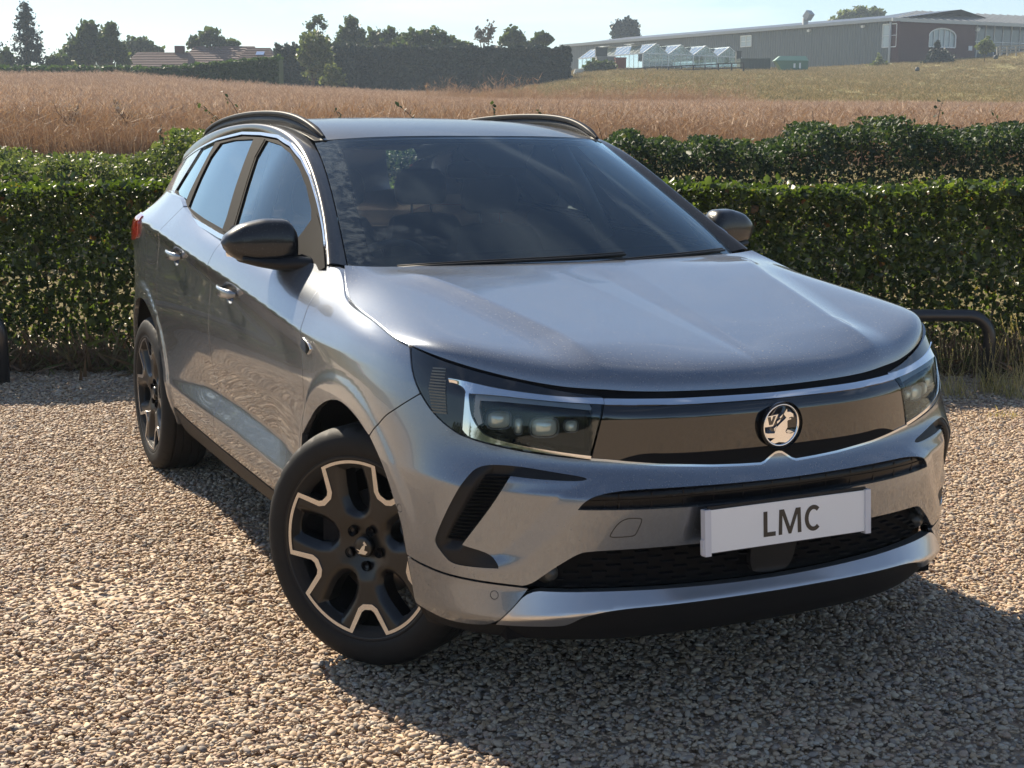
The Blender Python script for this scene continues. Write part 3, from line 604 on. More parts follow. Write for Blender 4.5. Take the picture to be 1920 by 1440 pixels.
# ---- headlamps
chrO_top = [(.951, .906), (.887, .8985), (.811, .886), (.712, .875), (.616, .866), (.4975, .8622)]
chr_in = [(.4975, .8502), (.616, .856), (.712, .864), (.809, .872), (.882, .8735), (.872, .823), (.851, .791), (.825, .768), (.75, .752), (.66, .737), (.535, .7215)]
chrO_bot = [(.537, .7150), (.66, .731), (.75, .744), (.833, .757), (.881, .769), (.912, .804), (.937, .865)]
for sd in (1, -1):
    hl = panel('headlight', S, chk([(.4985, .8655)] + lampTop[1:] + lampOut[1:] + lampBot[1:-1] + [(.539, .7135)]), M['gloss'], CAR, h=.010, off=lambda s, z: -.0035 - .045 * np.clip(np.minimum(np.minimum((s - .535) / .02, (.862 - s) / .02), np.minimum((z - (.7225 + (s - .535) * .14)) / .012, (.852 + (s - .5) * .07 - z) / .008)), 0, 1), flange=.02, side=sd, gap=.0012)
    panel('chrome_surround', S, chk(chrO_top + chr_in + chrO_bot), M['chrome'], hl, h=.006, off=lambda s, z: .0015 - .016 * np.clip((s - .870) / .07, 0, 1) * np.clip((.905 - z) / .03, 0, 1), flange=.01, side=sd, rnd=2, keep=35)
    panel('headlight_lens', S, chk([(.500, .849)] + [(a, b - .001) for a, b in chr_in[1:-1]] + [(.539, .7225)]), M['lens'], hl, h=.012, off=-.001, flange=0, side=sd, rnd=0)
    panel('lamp_cavity', S, chk([(.520, .838), (.60, .843), (.70, .850), (.79, .857), (.846, .858), (.848, .838), (.836, .802), (.815, .776), (.745, .760), (.66, .745), (.548, .732)]), M['dark'], hl, h=.012, off=-.036, flange=0, side=sd, rnd=0)
    panel('light_guide', S, chk([(.505, .846), (.616, .852), (.712, .860), (.809, .868), (.874, .869), (.866, .823), (.848, .794), (.838, .800), (.850, .838), (.848, .856), (.79, .856), (.70, .850), (.60, .842), (.512, .834)]), M['ledwhite'], hl, h=.008, off=-.006, flange=.01, side=sd, rnd=0)
    # ribbed outboard reflector seen through the dark lens
    rb = MB()
    for k in range(16):
        z0 = .818 + k * .0072; a0 = np.interp(z0, [.80, .93], [.935, .962]) + .002; a1 = a0 + .055 - .0012 * abs(k - 8)
        if z0 > .90: a0 += .004
        ss = np.linspace(a0, a1, 4); P = S(ss, np.full(4, z0), -.0015) * np.array([1, -sd, 1.]); Q = S(ss, np.full(4, z0 + .004), .0) * np.array([1, -sd, 1.])
        for i in range(3): rb.add([P[i], P[i + 1], Q[i + 1], Q[i]], [(0, 1, 2, 3)])
    rb.build('reflector_ribs', M['ribs'], hl)['kind'] = 'stuff'
    # projector modules: bezel, lens
    for (a, b, wx, wz, nm) in ((.796, .806, .029, .0215, 'projector'), (.664, .790, .033, .0235, 'projector'), (.738, .792, .010, .020, 'projector'), (.588, .793, .016, .014, 'turn_lamp')):
        c = S(np.array(a), np.array(b), -.024) * np.array([1, -sd, 1.]); V = []; n = 28
        prof = [(.0, .014), (.35, .0135), (.65, .011), (.88, .006), (1., -.004)]
        for r, d in prof:
            for k in range(n):
                t = 2 * math.pi * k / n; V.append((d, wx * r * math.copysign(abs(math.cos(t)) ** .6, math.cos(t)), wz * r * math.copysign(abs(math.sin(t)) ** .6, math.sin(t))))
        F = [(i * n + k, i * n + (k + 1) % n, (i + 1) * n + (k + 1) % n, (i + 1) * n + k) for i in range(4) for k in range(n)]
        o = mesh(nm, V, F, M['lampglass'], hl); bmf(o); o.location = c; o.rotation_euler = (0, 0, math.radians(-20 * sd))
        V = []
        for r, d in ((1.03, -.002), (1.03, .005), (1.16, .003), (1.20, -.02)):
            for k in range(n):
                t = 2 * math.pi * k / n; V.append((d, wx * r * math.copysign(abs(math.cos(t)) ** .6, math.cos(t)), wz * r * math.copysign(abs(math.sin(t)) ** .6, math.sin(t))))
        F = [(i * n + k, i * n + (k + 1) % n, (i + 1) * n + (k + 1) % n, (i + 1) * n + k) for i in range(3) for k in range(n)]
        o2 = mesh('lamp_bezel', V, F, M['ribs'], hl); bmf(o2); o2.location = c; o2.rotation_euler = (0, 0, math.radians(-20 * sd))

# ---- number plate and holder
pl = empty('number_plate', (0, 0, 0), 0, CAR); pl.location = (.934, 0, .532); pl.rotation_euler = (0, math.radians(-4), 0)
mb = MB(); mb.box(-.006, -.256, -.058, 0, .256, .058); mb.box(-.004, -.250, .058, .002, .250, .064); mb.build('plate_holder', M['plastic'], pl)
mb = MB(); mb.box(.0005, -.250, -.055, .004, .250, .055); mb.build('plate_sheet', M['white_pl'], pl)
for sy in (-1, 1):
    mb = MB(); mb.box(-.012, sy * .254 - .009, -.062, .008, sy * .254 + .009, .057)
    if sy < 0: mb.box(-.008, sy * .254 - .014, -.058, .003, sy * .254 - .008, -.020)
    o = mb.build('end_cap', M['grey_pl'], pl)
def letters(txt, size, mat, parent, depth=.0006, name='lettering', xs=1.):
    cu = bpy.data.curves.new('lettering', 'FONT'); cu.body = txt; cu.size = size; cu.extrude = depth; cu.align_x = 'CENTER'; cu.align_y = 'CENTER'; cu.offset = .0012
    t = bpy.data.objects.new('tmp_text', cu); COL.objects.link(t); dg = bpy.context.evaluated_depsgraph_get(); me = bpy.data.meshes.new_from_object(t.evaluated_get(dg)); bpy.data.objects.remove(t)
    me.materials.clear(); me.materials.append(mat); o = bpy.data.objects.new(name, me); link(o, parent); return o
def glyph(nm, poly):
    P, T = tri_region(np.array(poly, float), [], .02); V = [(.0046, p[0], p[1]) for p in P]; return mesh(nm, V, [tuple(t) for t in T], M['ink'], pl, smooth=False)
hL = .033
glyph('letter_l', [(-.083, -hL), (-.045, -hL), (-.045, -hL + .0115), (-.0705, -hL + .0115), (-.0705, hL), (-.083, hL)])
glyph('letter_m', [(-.036, -hL), (-.0245, -hL), (-.0235, hL - .016), (-.004, -hL), (.0045, -hL), (.0240, hL - .016), (.0250, -hL), (.0370, -hL), (.0345, hL), (.0190, hL), (.0005, -hL + .019), (-.0180, hL), (-.0335, hL)])
cxg, rx_, ry_ = .0760, .0285, .0345
oc = [(cxg + rx_ * math.cos(t), ry_ * math.sin(t)) for t in np.linspace(math.radians(48), math.radians(312), 26)]; ic = [(cxg + (rx_ - .0125) * math.cos(t), (ry_ - .0115) * math.sin(t)) for t in np.linspace(math.radians(312), math.radians(48), 22)]
glyph('letter_c', [(p[0] if p[0] < .095 else p[0], p[1]) for p in oc] + ic)

# ---- hood
Efun = lambda s, dz=0., off=0.: S(np.array(s, float), np.array(hz_(s) + dz, float), off)
Ls = [0, .20, .42, .64, .84, 1.00, 1.123]
Cc = [(-.238, 0, 1.118), (-.240, .15, 1.118), (-.247, .31, 1.118), (-.262, .46, 1.117), (-.288, .59, 1.115), (-.312, .69, 1.116), (-.330, .760, 1.122)]
fr = [0, .010, .045, .13, .28, .46, .64, .82, .94, 1.]
side_s = np.interp(fr, [0, 1], [1.123, 1.80])
hnet = np.zeros((len(fr), 7, 3))
jf = [1, 1, 1, .97, .88, .62, .0]
for j in range(7):
    L0 = Efun(Ls[j], .003, -.001); C0 = np.array(Cc[j])
    for i, f in enumerate(fr):
        if j == 6:
            p = Efun(np.interp(f, [0, .25, .5, .8], [1.123, 1.32, 1.50, 1.70]), .002, .001) if f < .8 else None
            if p is None:
                q = Efun(1.70, .002, .001); p = q + (C0 - q) * ((f - .8) / .2)
            hnet[i, j] = p; continue
        p = L0 + (C0 - L0) * f
        b = .054 * (1 - f) ** .85 * (1 - math.exp(-f / .018)) * jf[j]
        p[2] += b
        if f < .06: p[:2] += (L0 - C0)[:2] / np.linalg.norm((L0 - C0)[:2]) * (.006 * math.sin(min(1, f / .045) * math.pi * .8)) * jf[j]
        hnet[i, j] = p
_H = netsurf(mirror_net(hnet))
def Hs(u, v, off=0.):
    """hood: u 0..9 nose to cowl, v -6..6 across, with its two ridges and the spine"""
    p = _H(u, np.asarray(v, float) + 6, -np.asarray(off, float)); x, y = p[..., 0], np.abs(p[..., 1])
    sm = lambda t: np.clip(t, 0, 1) ** 2 * (3 - 2 * np.clip(t, 0, 1))
    yr = np.interp(x, [-.3, -.13, .06, .30, .50, .75], [.66, .60, .545, .495, .452, .44]); fade = sm((x + .27) / .2) * sm((.80 - x) / .22)
    d = y - yr
    up = .0185 * fade * np.where(d < 0, np.clip(1 + d / .42, 0, 1) ** 1.3, np.clip(1 - d / .105, 0, 1) ** 1.7)
    yc = np.interp(x, [-.1, .75], [.125, .02]); up = up - .060 * np.clip(yc - y, 0, .2) * sm((x + .2) / .2) * sm((.84 - x) / .12)
    p = p.copy(); p[..., 2] += up; return p
hd = [(0, v) for v in np.linspace(-6, 6, 49)] + [(u, 6) for u in np.linspace(0, 9, 30)[1:]] + [(9, v) for v in np.linspace(6, -6, 49)[1:]] + [(u, -6) for u in np.linspace(9, 0, 30)[1:-1]]
def dense_net(name, f, us, vs, mat, parent, flange=.016, off=0., flip=False, both=False, sy=-1, edge_in=.0):
    U, Vv = np.meshgrid(us, vs, indexing='ij'); X = f(U, Vv, off) if off else f(U, Vv); X = X * np.array([1, sy, 1.]); nu, nv = U.shape
    V = X.reshape(-1, 3); F = grid_faces(nu, nv)
    if flange:
        N = np.cross(np.gradient(X, axis=0), np.gradient(X, axis=1)); N /= np.linalg.norm(N, axis=-1, keepdims=True) + 1e-12
        if N[nu // 2, nv // 2, 2] < 0 or (abs(N[nu // 2, nv // 2, 2]) < .05 and N[nu // 2, nv // 2, 1] * sy < 0): N = -N
        ring = [(i, 0) for i in range(nu)] + [(nu - 1, j) for j in range(1, nv)] + [(i, nv - 1) for i in range(nu - 2, -1, -1)] + [(0, j) for j in range(nv - 2, 0, -1)]
        k0 = len(V); R1 = np.array([X[i, j] for i, j in ring]); R2 = np.array([X[i, j] - N[i, j] * flange for i, j in ring]); V = np.concatenate([V, R1, R2]); n = len(ring)
        F += [(k0 + i, k0 + (i + 1) % n, k0 + n + (i + 1) % n, k0 + n + i) for i in range(n)]
    res = []
    for m in ((1, -1) if both else (1,)):
        res.append(mesh(name, V * np.array([1, m, 1.]), F if m == 1 else [f_[::-1] for f_ in F], mat, parent))
    bmf(res)
    return res if both else res[0]
us = np.concatenate([np.linspace(0, 3, 34), np.linspace(3, 9, 60)[1:]])
dense_net('hood', Hs, us, np.linspace(-6, 6, 201), M['paint'], CAR, flange=.020)

# ---- fenders, doors, quarters, sills
S_B = 2.955
fend_top = [(a, b - .004) for a, b in HOODLINE[9:14]] + [(1.70, 1.050), (1.79, 1.085), (1.87, 1.112)]
lead = [(1.905, 1.115), (1.880, 1.052), (1.850, .99), (1.822, .943), (1.800, .863), (1.790, .794), (1.80, .72), (1.835, .612)]
fender = [(1.033, .862)] + lampOut[:3][::-1] + fend_top + lead + [(a, b) for a, b in archF[::-1] if b > .60 and a < 1.83][1:] + [(1.235, .722), (1.165, .785), (1.118, .812), (1.075, .838)]
fender = chk([(1.033, .862), (1.066, .897), (1.093, .937), (1.119, .970)] + fend_top + lead + [p for p in archF[::-1] if p[1] > .63 and p[0] < 1.82 and p[0] > 1.24] + [(1.235, .722), (1.165, .785), (1.118, .812), (1.075, .838)])
panel('front_fender', S, fender, M['paint'], CAR, h=.013, gap=g, both=True, flange=.02)
fdoor = chk([(1.905, 1.115), (1.880, 1.052), (1.850, .99), (1.822, .943), (1.800, .863), (1.790, .794), (1.80, .72), (1.835, .612), (1.875, .51), (1.885, .42), (1.89, .345), (2.2, .345), (2.6, .35), (2.985, .355), (2.958, .474), (2.960, .54), (3.0, .60), (2.985, .66), (2.95, .76), (2.952, .873), (2.935, 1.0), (2.918, 1.148), (2.6, 1.134), (2.3, 1.122), (2.1, 1.117)])
hole1 = [(2.665 + .052 * math.cos(t), .962 + .036 * math.sin(t)) for t in np.linspace(0, 2 * math.pi, 18, endpoint=False)]
panel('front_door', S, fdoor, M['paint'], CAR, holes=[hole1], h=.013, gap=g, both=True, flange=.02, keep=40)
rdoor = chk([(2.985, .355), (2.958, .474), (2.960, .54), (3.0, .60), (2.985, .66), (2.95, .76), (2.952, .873), (2.935, 1.0), (2.918, 1.148), (3.1, 1.160), (3.36, 1.184), (3.55, 1.205), (3.706, 1.227), (3.74, 1.19), (3.813, 1.122), (3.875, 1.03), (3.905, .96), (3.900, .86), (3.905, .77)] + archR[:5][::-1] + [(3.74, .37), (3.55, .362), (3.2, .358)])
hole2 = [(3.515 + .052 * math.cos(t), 1.030 + .036 * math.sin(t)) for t in np.linspace(0, 2 * math.pi, 18, endpoint=False)]
panel('rear_door', S, rdoor, M['paint'], CAR, holes=[hole2], h=.013, gap=g, both=True, flange=.02, keep=40)
quarter = chk([(3.706, 1.227), (3.74, 1.19), (3.813, 1.122), (3.875, 1.03), (3.905, .96), (3.900, .86), (3.905, .77)] + archR[4:] + [(4.75, .30), (5.1, .34), (5.7, .35), (5.7, .70), (5.7, 1.2), (5.2, 1.25), (4.7, 1.27), (4.3, 1.272), (4.0, 1.268), (3.85, 1.256)])
panel('rear_quarter', S, quarter, M['paint'], CAR, h=.022, gap=g, both=True, flange=.02, keep=40)
sill = chk([(1.89, .341), (1.895, .25), (1.90, .21), (2.4, .205), (3.2, .205), (3.70, .215), (3.735, .26), (3.74, .365), (3.55, .358), (3.2, .354), (2.985, .351), (2.6, .346), (2.2, .341)])
panel('sill', S, sill, M['plastic'], CAR, h=.02, gap=g, both=True, flange=.03)
fuelf = [(3.905, 1.085), (3.95, 1.098), (4.10, 1.093), (4.12, 1.06), (4.12, .985), (4.09, .965), (3.95, .965), (3.915, .99)]
for sd in (1,):
    R0 = chaikin(fuelf, 2, 200); panel('fuel_flap_gap', S, R0, M['ink'], CAR, holes=[inset(R0, .003)], h=.01, off=.0008, flange=0, rnd=0, side=sd)
for sd in (1, -1):
    panel('tail_light', S, [(4.27, 1.160), (4.40, 1.170), (4.8, 1.17), (4.95, 1.12), (4.9, 1.05), (4.5, 1.04), (4.33, 1.055), (4.28, 1.08), (4.26, 1.12)], M['red'], CAR, h=.02, off=.010, flange=.014, side=sd)
# chrome insert of the blade on the doors is body colour; a dark core closes the shut gaps
core = chk([(1.84, .62), (1.86, .42), (1.90, .22), (3.72, .22), (3.74, .40), (3.78, .58), (3.86, .74), (3.95, .93), (3.9, 1.1), (3.75, 1.20), (3.36, 1.17), (2.9, 1.135), (2.3, 1.108), (1.95, 1.10), (1.80, 1.06), (1.73, .95), (1.72, .75)])
panel('inner_shell', S, core, M['dark'], CAR, h=.04, off=-.055, flange=0, both=True)
panel('inner_fender', S, chk([(1.0, .80), (1.02, .86), (1.08, .93), (1.4, .99), (1.65, 1.02), (1.82, 1.07), (1.80, .95), (1.74, .78), (1.6, .80), (1.45, .82), (1.3, .80), (1.15, .74)]), M['dark'], CAR, h=.04, off=-.030, flange=0, both=True)
# wheel-arch lip mouldings
def arch_band(name, pts, w, sd, mat, off=.003):
    P = np.array(pts); d = np.gradient(P, axis=0); d /= np.linalg.norm(d, axis=1)[:, None]; n = np.stack([-d[:, 1], d[:, 0]], 1)
    c = P.mean(0) * [1, 0] + [0, .36]
    n *= np.sign(np.sum(n * (P - c), 1))[:, None]
    Q = P + n * w; return panel(name, S, chk(list(map(tuple, P)) + list(map(tuple, Q[::-1]))), mat, CAR, h=.012, off=off, flange=.03, side=sd, rnd=0)

# ---- door handles with their cups
def handle(sc, zc, sd):
    cup = panel('handle_cup', S, [(sc + .053 * math.cos(t), zc + .037 * math.sin(t)) for t in np.linspace(0, 2 * math.pi, 24, endpoint=False)], M['paint'], CAR, h=.007, off=lambda s, z: -.001 - .028 * np.clip(1 - ((s - sc) / .053) ** 2 - ((z - zc) / .037) ** 2, 0, 1) ** .7, flange=0, side=sd, rnd=0)
    t = np.linspace(0, 1, 25); ss = sc - .105 + .205 * t; lift = .004 + .030 * np.sin(np.pi * np.clip(t, 0, 1)) ** .45; c = S(ss, np.full(25, zc + .004) + .004 * t, 0) ; p1 = S(ss, np.full(25, zc + .004) + .004 * t, lift)
    P = p1 * np.array([1, -sd, 1.]); wz = np.interp(t, [0, .1, .5, .9, 1], [.008, .016, .018, .017, .009]); wy = np.interp(t, [0, .1, .5, .9, 1], [.004, .0075, .008, .0085, .004]); n = 14; V = []
    for i in range(25):
        for k in range(n):
            a = 2 * math.pi * k / n; V.append((P[i, 0], P[i, 1] - sd * wy[i] * math.copysign(abs(math.cos(a)) ** .8, math.cos(a)), P[i, 2] + wz[i] * math.copysign(abs(math.sin(a)) ** .8, math.sin(a))))
    F = [(i * n + k, i * n + (k + 1) % n, (i + 1) * n + (k + 1) % n, (i + 1) * n + k) for i in range(24) for k in range(n)] + [tuple(range(n)), tuple(24 * n + k for k in range(n))]
    o = mesh('door_handle', V, F, M['paint'], CAR); bmf(o)
    mb = MB(); q = S(np.linspace(sc - .03, sc + .03, 9), np.full(9, zc - .008), .024) * np.array([1, -sd, 1.]); mb.tube(q, .0025, 8); mb.build('handle_glint', M['satin'], o, True)  # bright tube standing in for the reflection under the handle
for sd in (1, -1): handle(2.665, .968, sd); handle(3.515, 1.036, sd)

# fender side badge (chrome arrow shape)
for sd in (1, -1):
    panel('side_badge', S, [(1.800, .917), (1.790, .919), (1.722, .899), (1.718, .892), (1.745, .874), (1.756, .873), (1.808, .884), (1.811, .890)], M['chrome'], CAR, h=.006, off=lambda s, z: .003 + .002 * np.abs((s - 1.765) * 15), flange=.004, side=sd, rnd=1)
# ---- greenhouse
M['rail'] = simple('satin_dark_rail', (.010, .011, .014), .5, var=.1, spec=.18)
CA = [(-.40, 1.118), (-.635, 1.245), (-.85, 1.362), (-1.038, 1.448), (-1.25, 1.503), (-1.60, 1.530), (-1.934, 1.535), (-2.40, 1.500), (-2.85, 1.43), (-3.10, 1.39)]
WE = [(.42, 3.42), (1.3, 3.45), (2.4, 3.55), (3.25, 3.68), (3.9, 3.87)]
RE = [(-1.42, .585, 1.556), (-1.88, .592, 1.573), (-2.4, .58, 1.558), (-2.85, .555, 1.518), (-3.06, .53, 1.485)]
ca = G(np.array([a for a, b in CA]), np.array([b for a, b in CA])); we = np.array([W(np.array(a), np.array(b)) for a, b in WE] + RE)
pn = np.zeros((10, 5, 3))
for i in range(10):
    d = we[i] - ca[i]; nrm = np.array([.45, .8, .5]) if i < 4 else (np.array([.2, .75, .65]) if i == 4 else np.array([0, .7, .72])); nrm = nrm / np.linalg.norm(nrm)
    for j, t in enumerate((0, .22, .5, .8, 1)):
        pn[i, j] = ca[i] + d * t + nrm * [0, .024, .034, .016, 0][j] * (.55 if i < 5 else .8)
PN = netsurf(pn)
dense_net('roof_pillar', lambda u, v: PN(u, v), np.linspace(0, 9, 90), np.linspace(0, 4, 17), M['paint_black'], CAR, flange=.0, both=True)
# fine bright gap line along pillar and windscreen
rn = [[(-.935, 0, 1.520), (-.946, .25, 1.520), (-1.0, .45, 1.514), (-1.118, .590, 1.500)],
      [(-1.15, 0, 1.560), (-1.155, .25, 1.558), (-1.19, .46, 1.549), (-1.25, .590, 1.530)],
      [(-1.5, 0, 1.590), (-1.5, .25, 1.588), (-1.5, .47, 1.578), (-1.5, .590, 1.562)],
      [(-1.9, 0, 1.602), (-1.9, .25, 1.599), (-1.9, .475, 1.589), (-1.9, .594, 1.574)],
      [(-2.4, 0, 1.591), (-2.4, .25, 1.588), (-2.4, .47, 1.577), (-2.4, .582, 1.560)],
      [(-2.85, 0, 1.553), (-2.85, .25, 1.550), (-2.85, .455, 1.539), (-2.85, .557, 1.520)],
      [(-3.2, 0, 1.500), (-3.2, .25, 1.497), (-3.15, .43, 1.490), (-3.06, .532, 1.487)]]
RN = netsurf(mirror_net(rn))
dense_net('roof', lambda u, v: RN(u, v), np.linspace(0, 6, 60), np.linspace(0, 6, 60), M['paint_black'], CAR, flange=.01)
dense_net('headlining', lambda u, v: RN(u, v) - np.array([0, 0, .035]), np.linspace(.15, 6, 20), np.linspace(0.1, 5.9, 20), M['liner'], CAR, flange=0)
# windscreen: glass, black printed border, upper cover strip
half_ws = [(.15, 0), (.16, 1.5), (.22, 2.6), (.30, 3.2), (.42, 3.40), (1.3, 3.43), (2.4, 3.53), (3.25, 3.66), (3.80, 3.80), (3.78, 3.2), (3.70, 2.0), (3.655, 1.0), (3.64, 0)]
wsO = chk(half_ws + [(a, -b) for a, b in half_ws[::-1][1:-1]])
half_in = [(.715, 0), (.70, 1.5), (.66, 2.5), (.62, 2.93), (.80, 3.0), (1.6, 3.04), (3.0, 3.12), (3.45, 3.2), (3.50, 3.0), (3.47, 1.8), (3.45, 1.0), (3.44, 0)]
wsI = chk(half_in + [(a, -b) for a, b in half_in[::-1][1:-1]])
wsurf = lambda a, b, off=0.: W(a, b, off)
panel('windscreen', wsurf, wsO, M['glass_wind'], CAR, h=.10, flange=0, rnd=1, keep=40)
panel('screen_border', wsurf, wsO, M['gloss'], CAR, holes=[wsI], h=.10, off=-.005, flange=0, rnd=1, keep=40)
cv = [(2.72, -.34), (2.75, .34), (3.5, .62), (3.5, -.62)]
sh = panel('sensor_housing', wsurf, cv, M['dark'], CAR, h=.1, off=-.012, flange=.03, rnd=1)
# wipers
for (pts) in (([(.34, 2.6), (.42, 1.6), (.46, .4), (.50, -.8)]), ([(.34, -.2), (.40, -1.2), (.43, -2.2), (.44, -3.0)])):
    P = np.array([W(np.array(a), np.array(b), .010) for a, b in chaikin(pts, 2, 200, False)]) * np.array([1, -1, 1.])
    mb = MB(); mb.tube(P, .0045, 8); Q = np.array([W(np.array(a + .045), np.array(b), .008) for a, b in chaikin(pts, 2, 200, False)]) * np.array([1, -1, 1.]); mb.tube(Q, .004, 6); mb.build('wiper', M['plastic'], CAR, True)
# cowl under the screen
cw = [(-.24, y, 1.108) for y in (-.6, -.3, 0, .3, .6)]
mb = MB(); mb.add([(-.20, -.70, 1.085), (-.16, -.3, 1.085), (-.16, .3, 1.085), (-.20, .70, 1.085), (-.42, .72, 1.06), (-.34, .3, 1.05), (-.34, -.3, 1.05), (-.42, -.72, 1.06)], [(0, 1, 6, 7), (1, 2, 5, 6), (2, 3, 4, 5)]); mb.build('cowl_panel', M['plastic'], CAR)

# side glass, chrome lines, pillars
gs = lambda x, z, off=0.: G(x, z, off)
chr_o = [(-.499, 1.177), (-.635, 1.245), (-.766, 1.314), (-.907, 1.388), (-1.038, 1.444), (-1.193, 1.491), (-1.398, 1.520), (-1.654, 1.531), (-1.934, 1.534), (-2.329, 1.507), (-2.70, 1.462), (-3.02, 1.412)]
chr_i = [(-.490, 1.160), (-.610, 1.222), (-.745, 1.293), (-.885, 1.366), (-1.023, 1.425), (-1.189, 1.474), (-1.38, 1.502), (-1.614, 1.513), (-1.894, 1.517), (-2.297, 1.494), (-2.67, 1.452), (-3.02, 1.405)]
bel_o = [(-2.68, 1.262), (-2.52, 1.240), (-2.385, 1.217), (-2.124, 1.194), (-1.893, 1.173), (-1.639, 1.156), (-1.427, 1.141), (-1.0, 1.124), (-.60, 1.110)]
bel_i = [(-2.68, 1.274), (-2.54, 1.254), (-2.420, 1.232), (-2.139, 1.209), (-1.904, 1.188), (-1.672, 1.172), (-1.436, 1.155), (-1.0, 1.138), (-.60, 1.125)]
mid_ = [((a[0] * .45 + b[0] * .55), (a[1] * .45 + b[1] * .55)) for a, b in zip(chr_o, chr_i)]
dlo = chk(chr_i[:-1] + [(-2.72, 1.43), (-2.80, 1.30)] + bel_i)
wf = [(-1.530, 1.503), (-1.304, 1.486), (-1.150, 1.456), (-1.010, 1.405), (-.885, 1.345), (-.765, 1.275), (-.722, 1.24), (-.700, 1.140), (-1.26, 1.160), (-1.32, 1.20), (-1.370, 1.260), (-1.443, 1.340), (-1.526, 1.438)]
wr = [(-1.712, 1.508), (-1.998, 1.504), (-2.210, 1.490), (-2.250, 1.430), (-2.215, 1.341), (-2.167, 1.264), (-2.140, 1.226), (-1.80, 1.196), (-1.448, 1.172), (-1.477, 1.215), (-1.570, 1.316), (-1.640, 1.406)]
wq = [(-2.324, 1.490), (-2.600, 1.470), (-2.625, 1.431), (-2.64, 1.35), (-2.66, 1.28), (-2.45, 1.252), (-2.238, 1.237), (-2.271, 1.283), (-2.294, 1.361), (-2.316, 1.440)]
panel('window_frame', gs, dlo, M['dark'], CAR, holes=[wf, wr, wq], h=.014, off=.0, flange=.01, both=True, rnd=0)
grow = lambda q: inset(np.array(q), -.006)
panel('front_window', gs, grow(wf), M['glass_side'], CAR, h=.03, off=-.006, flange=0, both=True, rnd=0)
panel('rear_window', gs, grow(wr), M['glass_rear'], CAR, h=.03, off=-.006, flange=0, both=True, rnd=0)
panel('quarter_window', gs, grow(wq), M['glass_rear'], CAR, h=.03, off=-.006, flange=0, both=True, rnd=0)
panel('window_trim', gs, chk(chr_o + mid_[::-1]), M['satin'], CAR, h=.012, off=.004, flange=.012, both=True, rnd=0)
panel('belt_trim', gs, chk(bel_o + bel_i[::-1]), M['satin'], CAR, h=.012, off=.010, flange=.016, both=True, rnd=0)
panel('b_pillar_cover', gs, [(-1.70, 1.507), (-1.545, 1.505), (-1.538, 1.438), (-1.455, 1.342), (-1.382, 1.262), (-1.30, 1.162), (-1.44, 1.168), (-1.468, 1.217), (-1.560, 1.318), (-1.630, 1.407)], M['dark'], CAR, h=.012, off=.003, flange=.004, both=True, rnd=0)
# shoulder fill between door top and glass, mirror triangle, rear pillar
panel('door_top', gs, chk([(-.50, 1.108), (-.60, 1.115), (-1.0, 1.129), (-1.422, 1.147), (-1.872, 1.179), (-2.317, 1.222), (-2.70, 1.268), (-2.9, 1.262), (-2.80, 1.20), (-2.3, 1.17), (-1.8, 1.12), (-1.3, 1.09), (-.5, 1.06)]), M['paint'], CAR, h=.02, off=-.004, flange=0, both=True, rnd=0)
panel('mirror_triangle', gs, [(-.50, 1.165), (-.60, 1.215), (-.705, 1.262), (-.73, 1.20), (-.78, 1.125), (-.45, 1.09), (-.40, 1.11)], M['dark'], CAR, h=.012, off=.004, flange=.01, both=True, rnd=1)
panel('rear_pillar', gs, chk([(-2.60, 1.473), (-3.05, 1.410), (-3.16, 1.38), (-3.25, 1.25), (-2.95, 1.235), (-2.68, 1.262), (-2.62, 1.40)]), M['paint'], CAR, h=.02, off=.001, flange=.02, both=True, rnd=0)
# roof rails
rp = [(-1.10, .560, 1.512), (-1.17, .566, 1.540), (-1.28, .574, 1.572), (-1.42, .580, 1.594), (-1.62, .584, 1.607), (-1.95, .584, 1.610), (-2.30, .578, 1.598), (-2.60, .566, 1.575), (-2.80, .555, 1.546), (-2.90, .548, 1.520)]
for sd in (1, -1):
    C = bspline([(a, -sd * b, c) for a, b, c in rp], np.linspace(0, 9, 70)); V = []; n = 16
    T = np.gradient(C, axis=0); T /= np.linalg.norm(T, axis=1)[:, None]
    for i in range(70):
        t = i / 69; sc = min(1, .35 + 6 * t, .35 + 6 * (1 - t)); u = np.array([-T[i, 2], 0, T[i, 0]]); u = u * np.sign(u[2]) if abs(u[2]) > .05 else u
        for k in range(n):
            a = 2 * math.pi * k / n; ca_, sa_ = math.cos(a), math.sin(a)
            V.append(C[i] + np.array([0, 1, 0]) * .0125 * sc * math.copysign(abs(ca_) ** .6, ca_) + u * .0105 * sc * math.copysign(abs(sa_) ** .6, sa_))
    F = [(i * n + k, i * n + (k + 1) % n, (i + 1) * n + (k + 1) % n, (i + 1) * n + k) for i in range(69) for k in range(n)] + [tuple(range(n)), tuple(69 * n + k for k in range(n))]
    o = mesh('roof_rail', V, F, M['rail'], CAR); bmf(o)
    # web under the rail's front foot
    mb = MB(); prev = None
    fr_ = bspline([(a, -sd * b, c) for a, b, c in rp], np.linspace(0, 9, 40)); roofz = np.minimum(fr_[:, 2], np.interp(-fr_[:, 0], [1.0, 1.118, 1.25, 1.5, 1.9, 2.4, 2.85, 3.06], [1.49, 1.505, 1.535, 1.565, 1.577, 1.562, 1.522, 1.487]))
    V = []; 
    for i in range(40): V += [(fr_[i, 0], fr_[i, 1] - .007, fr_[i, 2] - .01), (fr_[i, 0], fr_[i, 1] + .007, fr_[i, 2] - .01), (fr_[i, 0], fr_[i, 1] + .009, roofz[i] - .006), (fr_[i, 0], fr_[i, 1] - .009, roofz[i] - .006)]
    F = [(i * 4 + k, i * 4 + (k + 1) % 4, (i + 1) * 4 + (k + 1) % 4, (i + 1) * 4 + k) for i in range(39) for k in range(4)]
    q = mesh('rail_foot', V, F, M['plastic'], o); bmf(q)
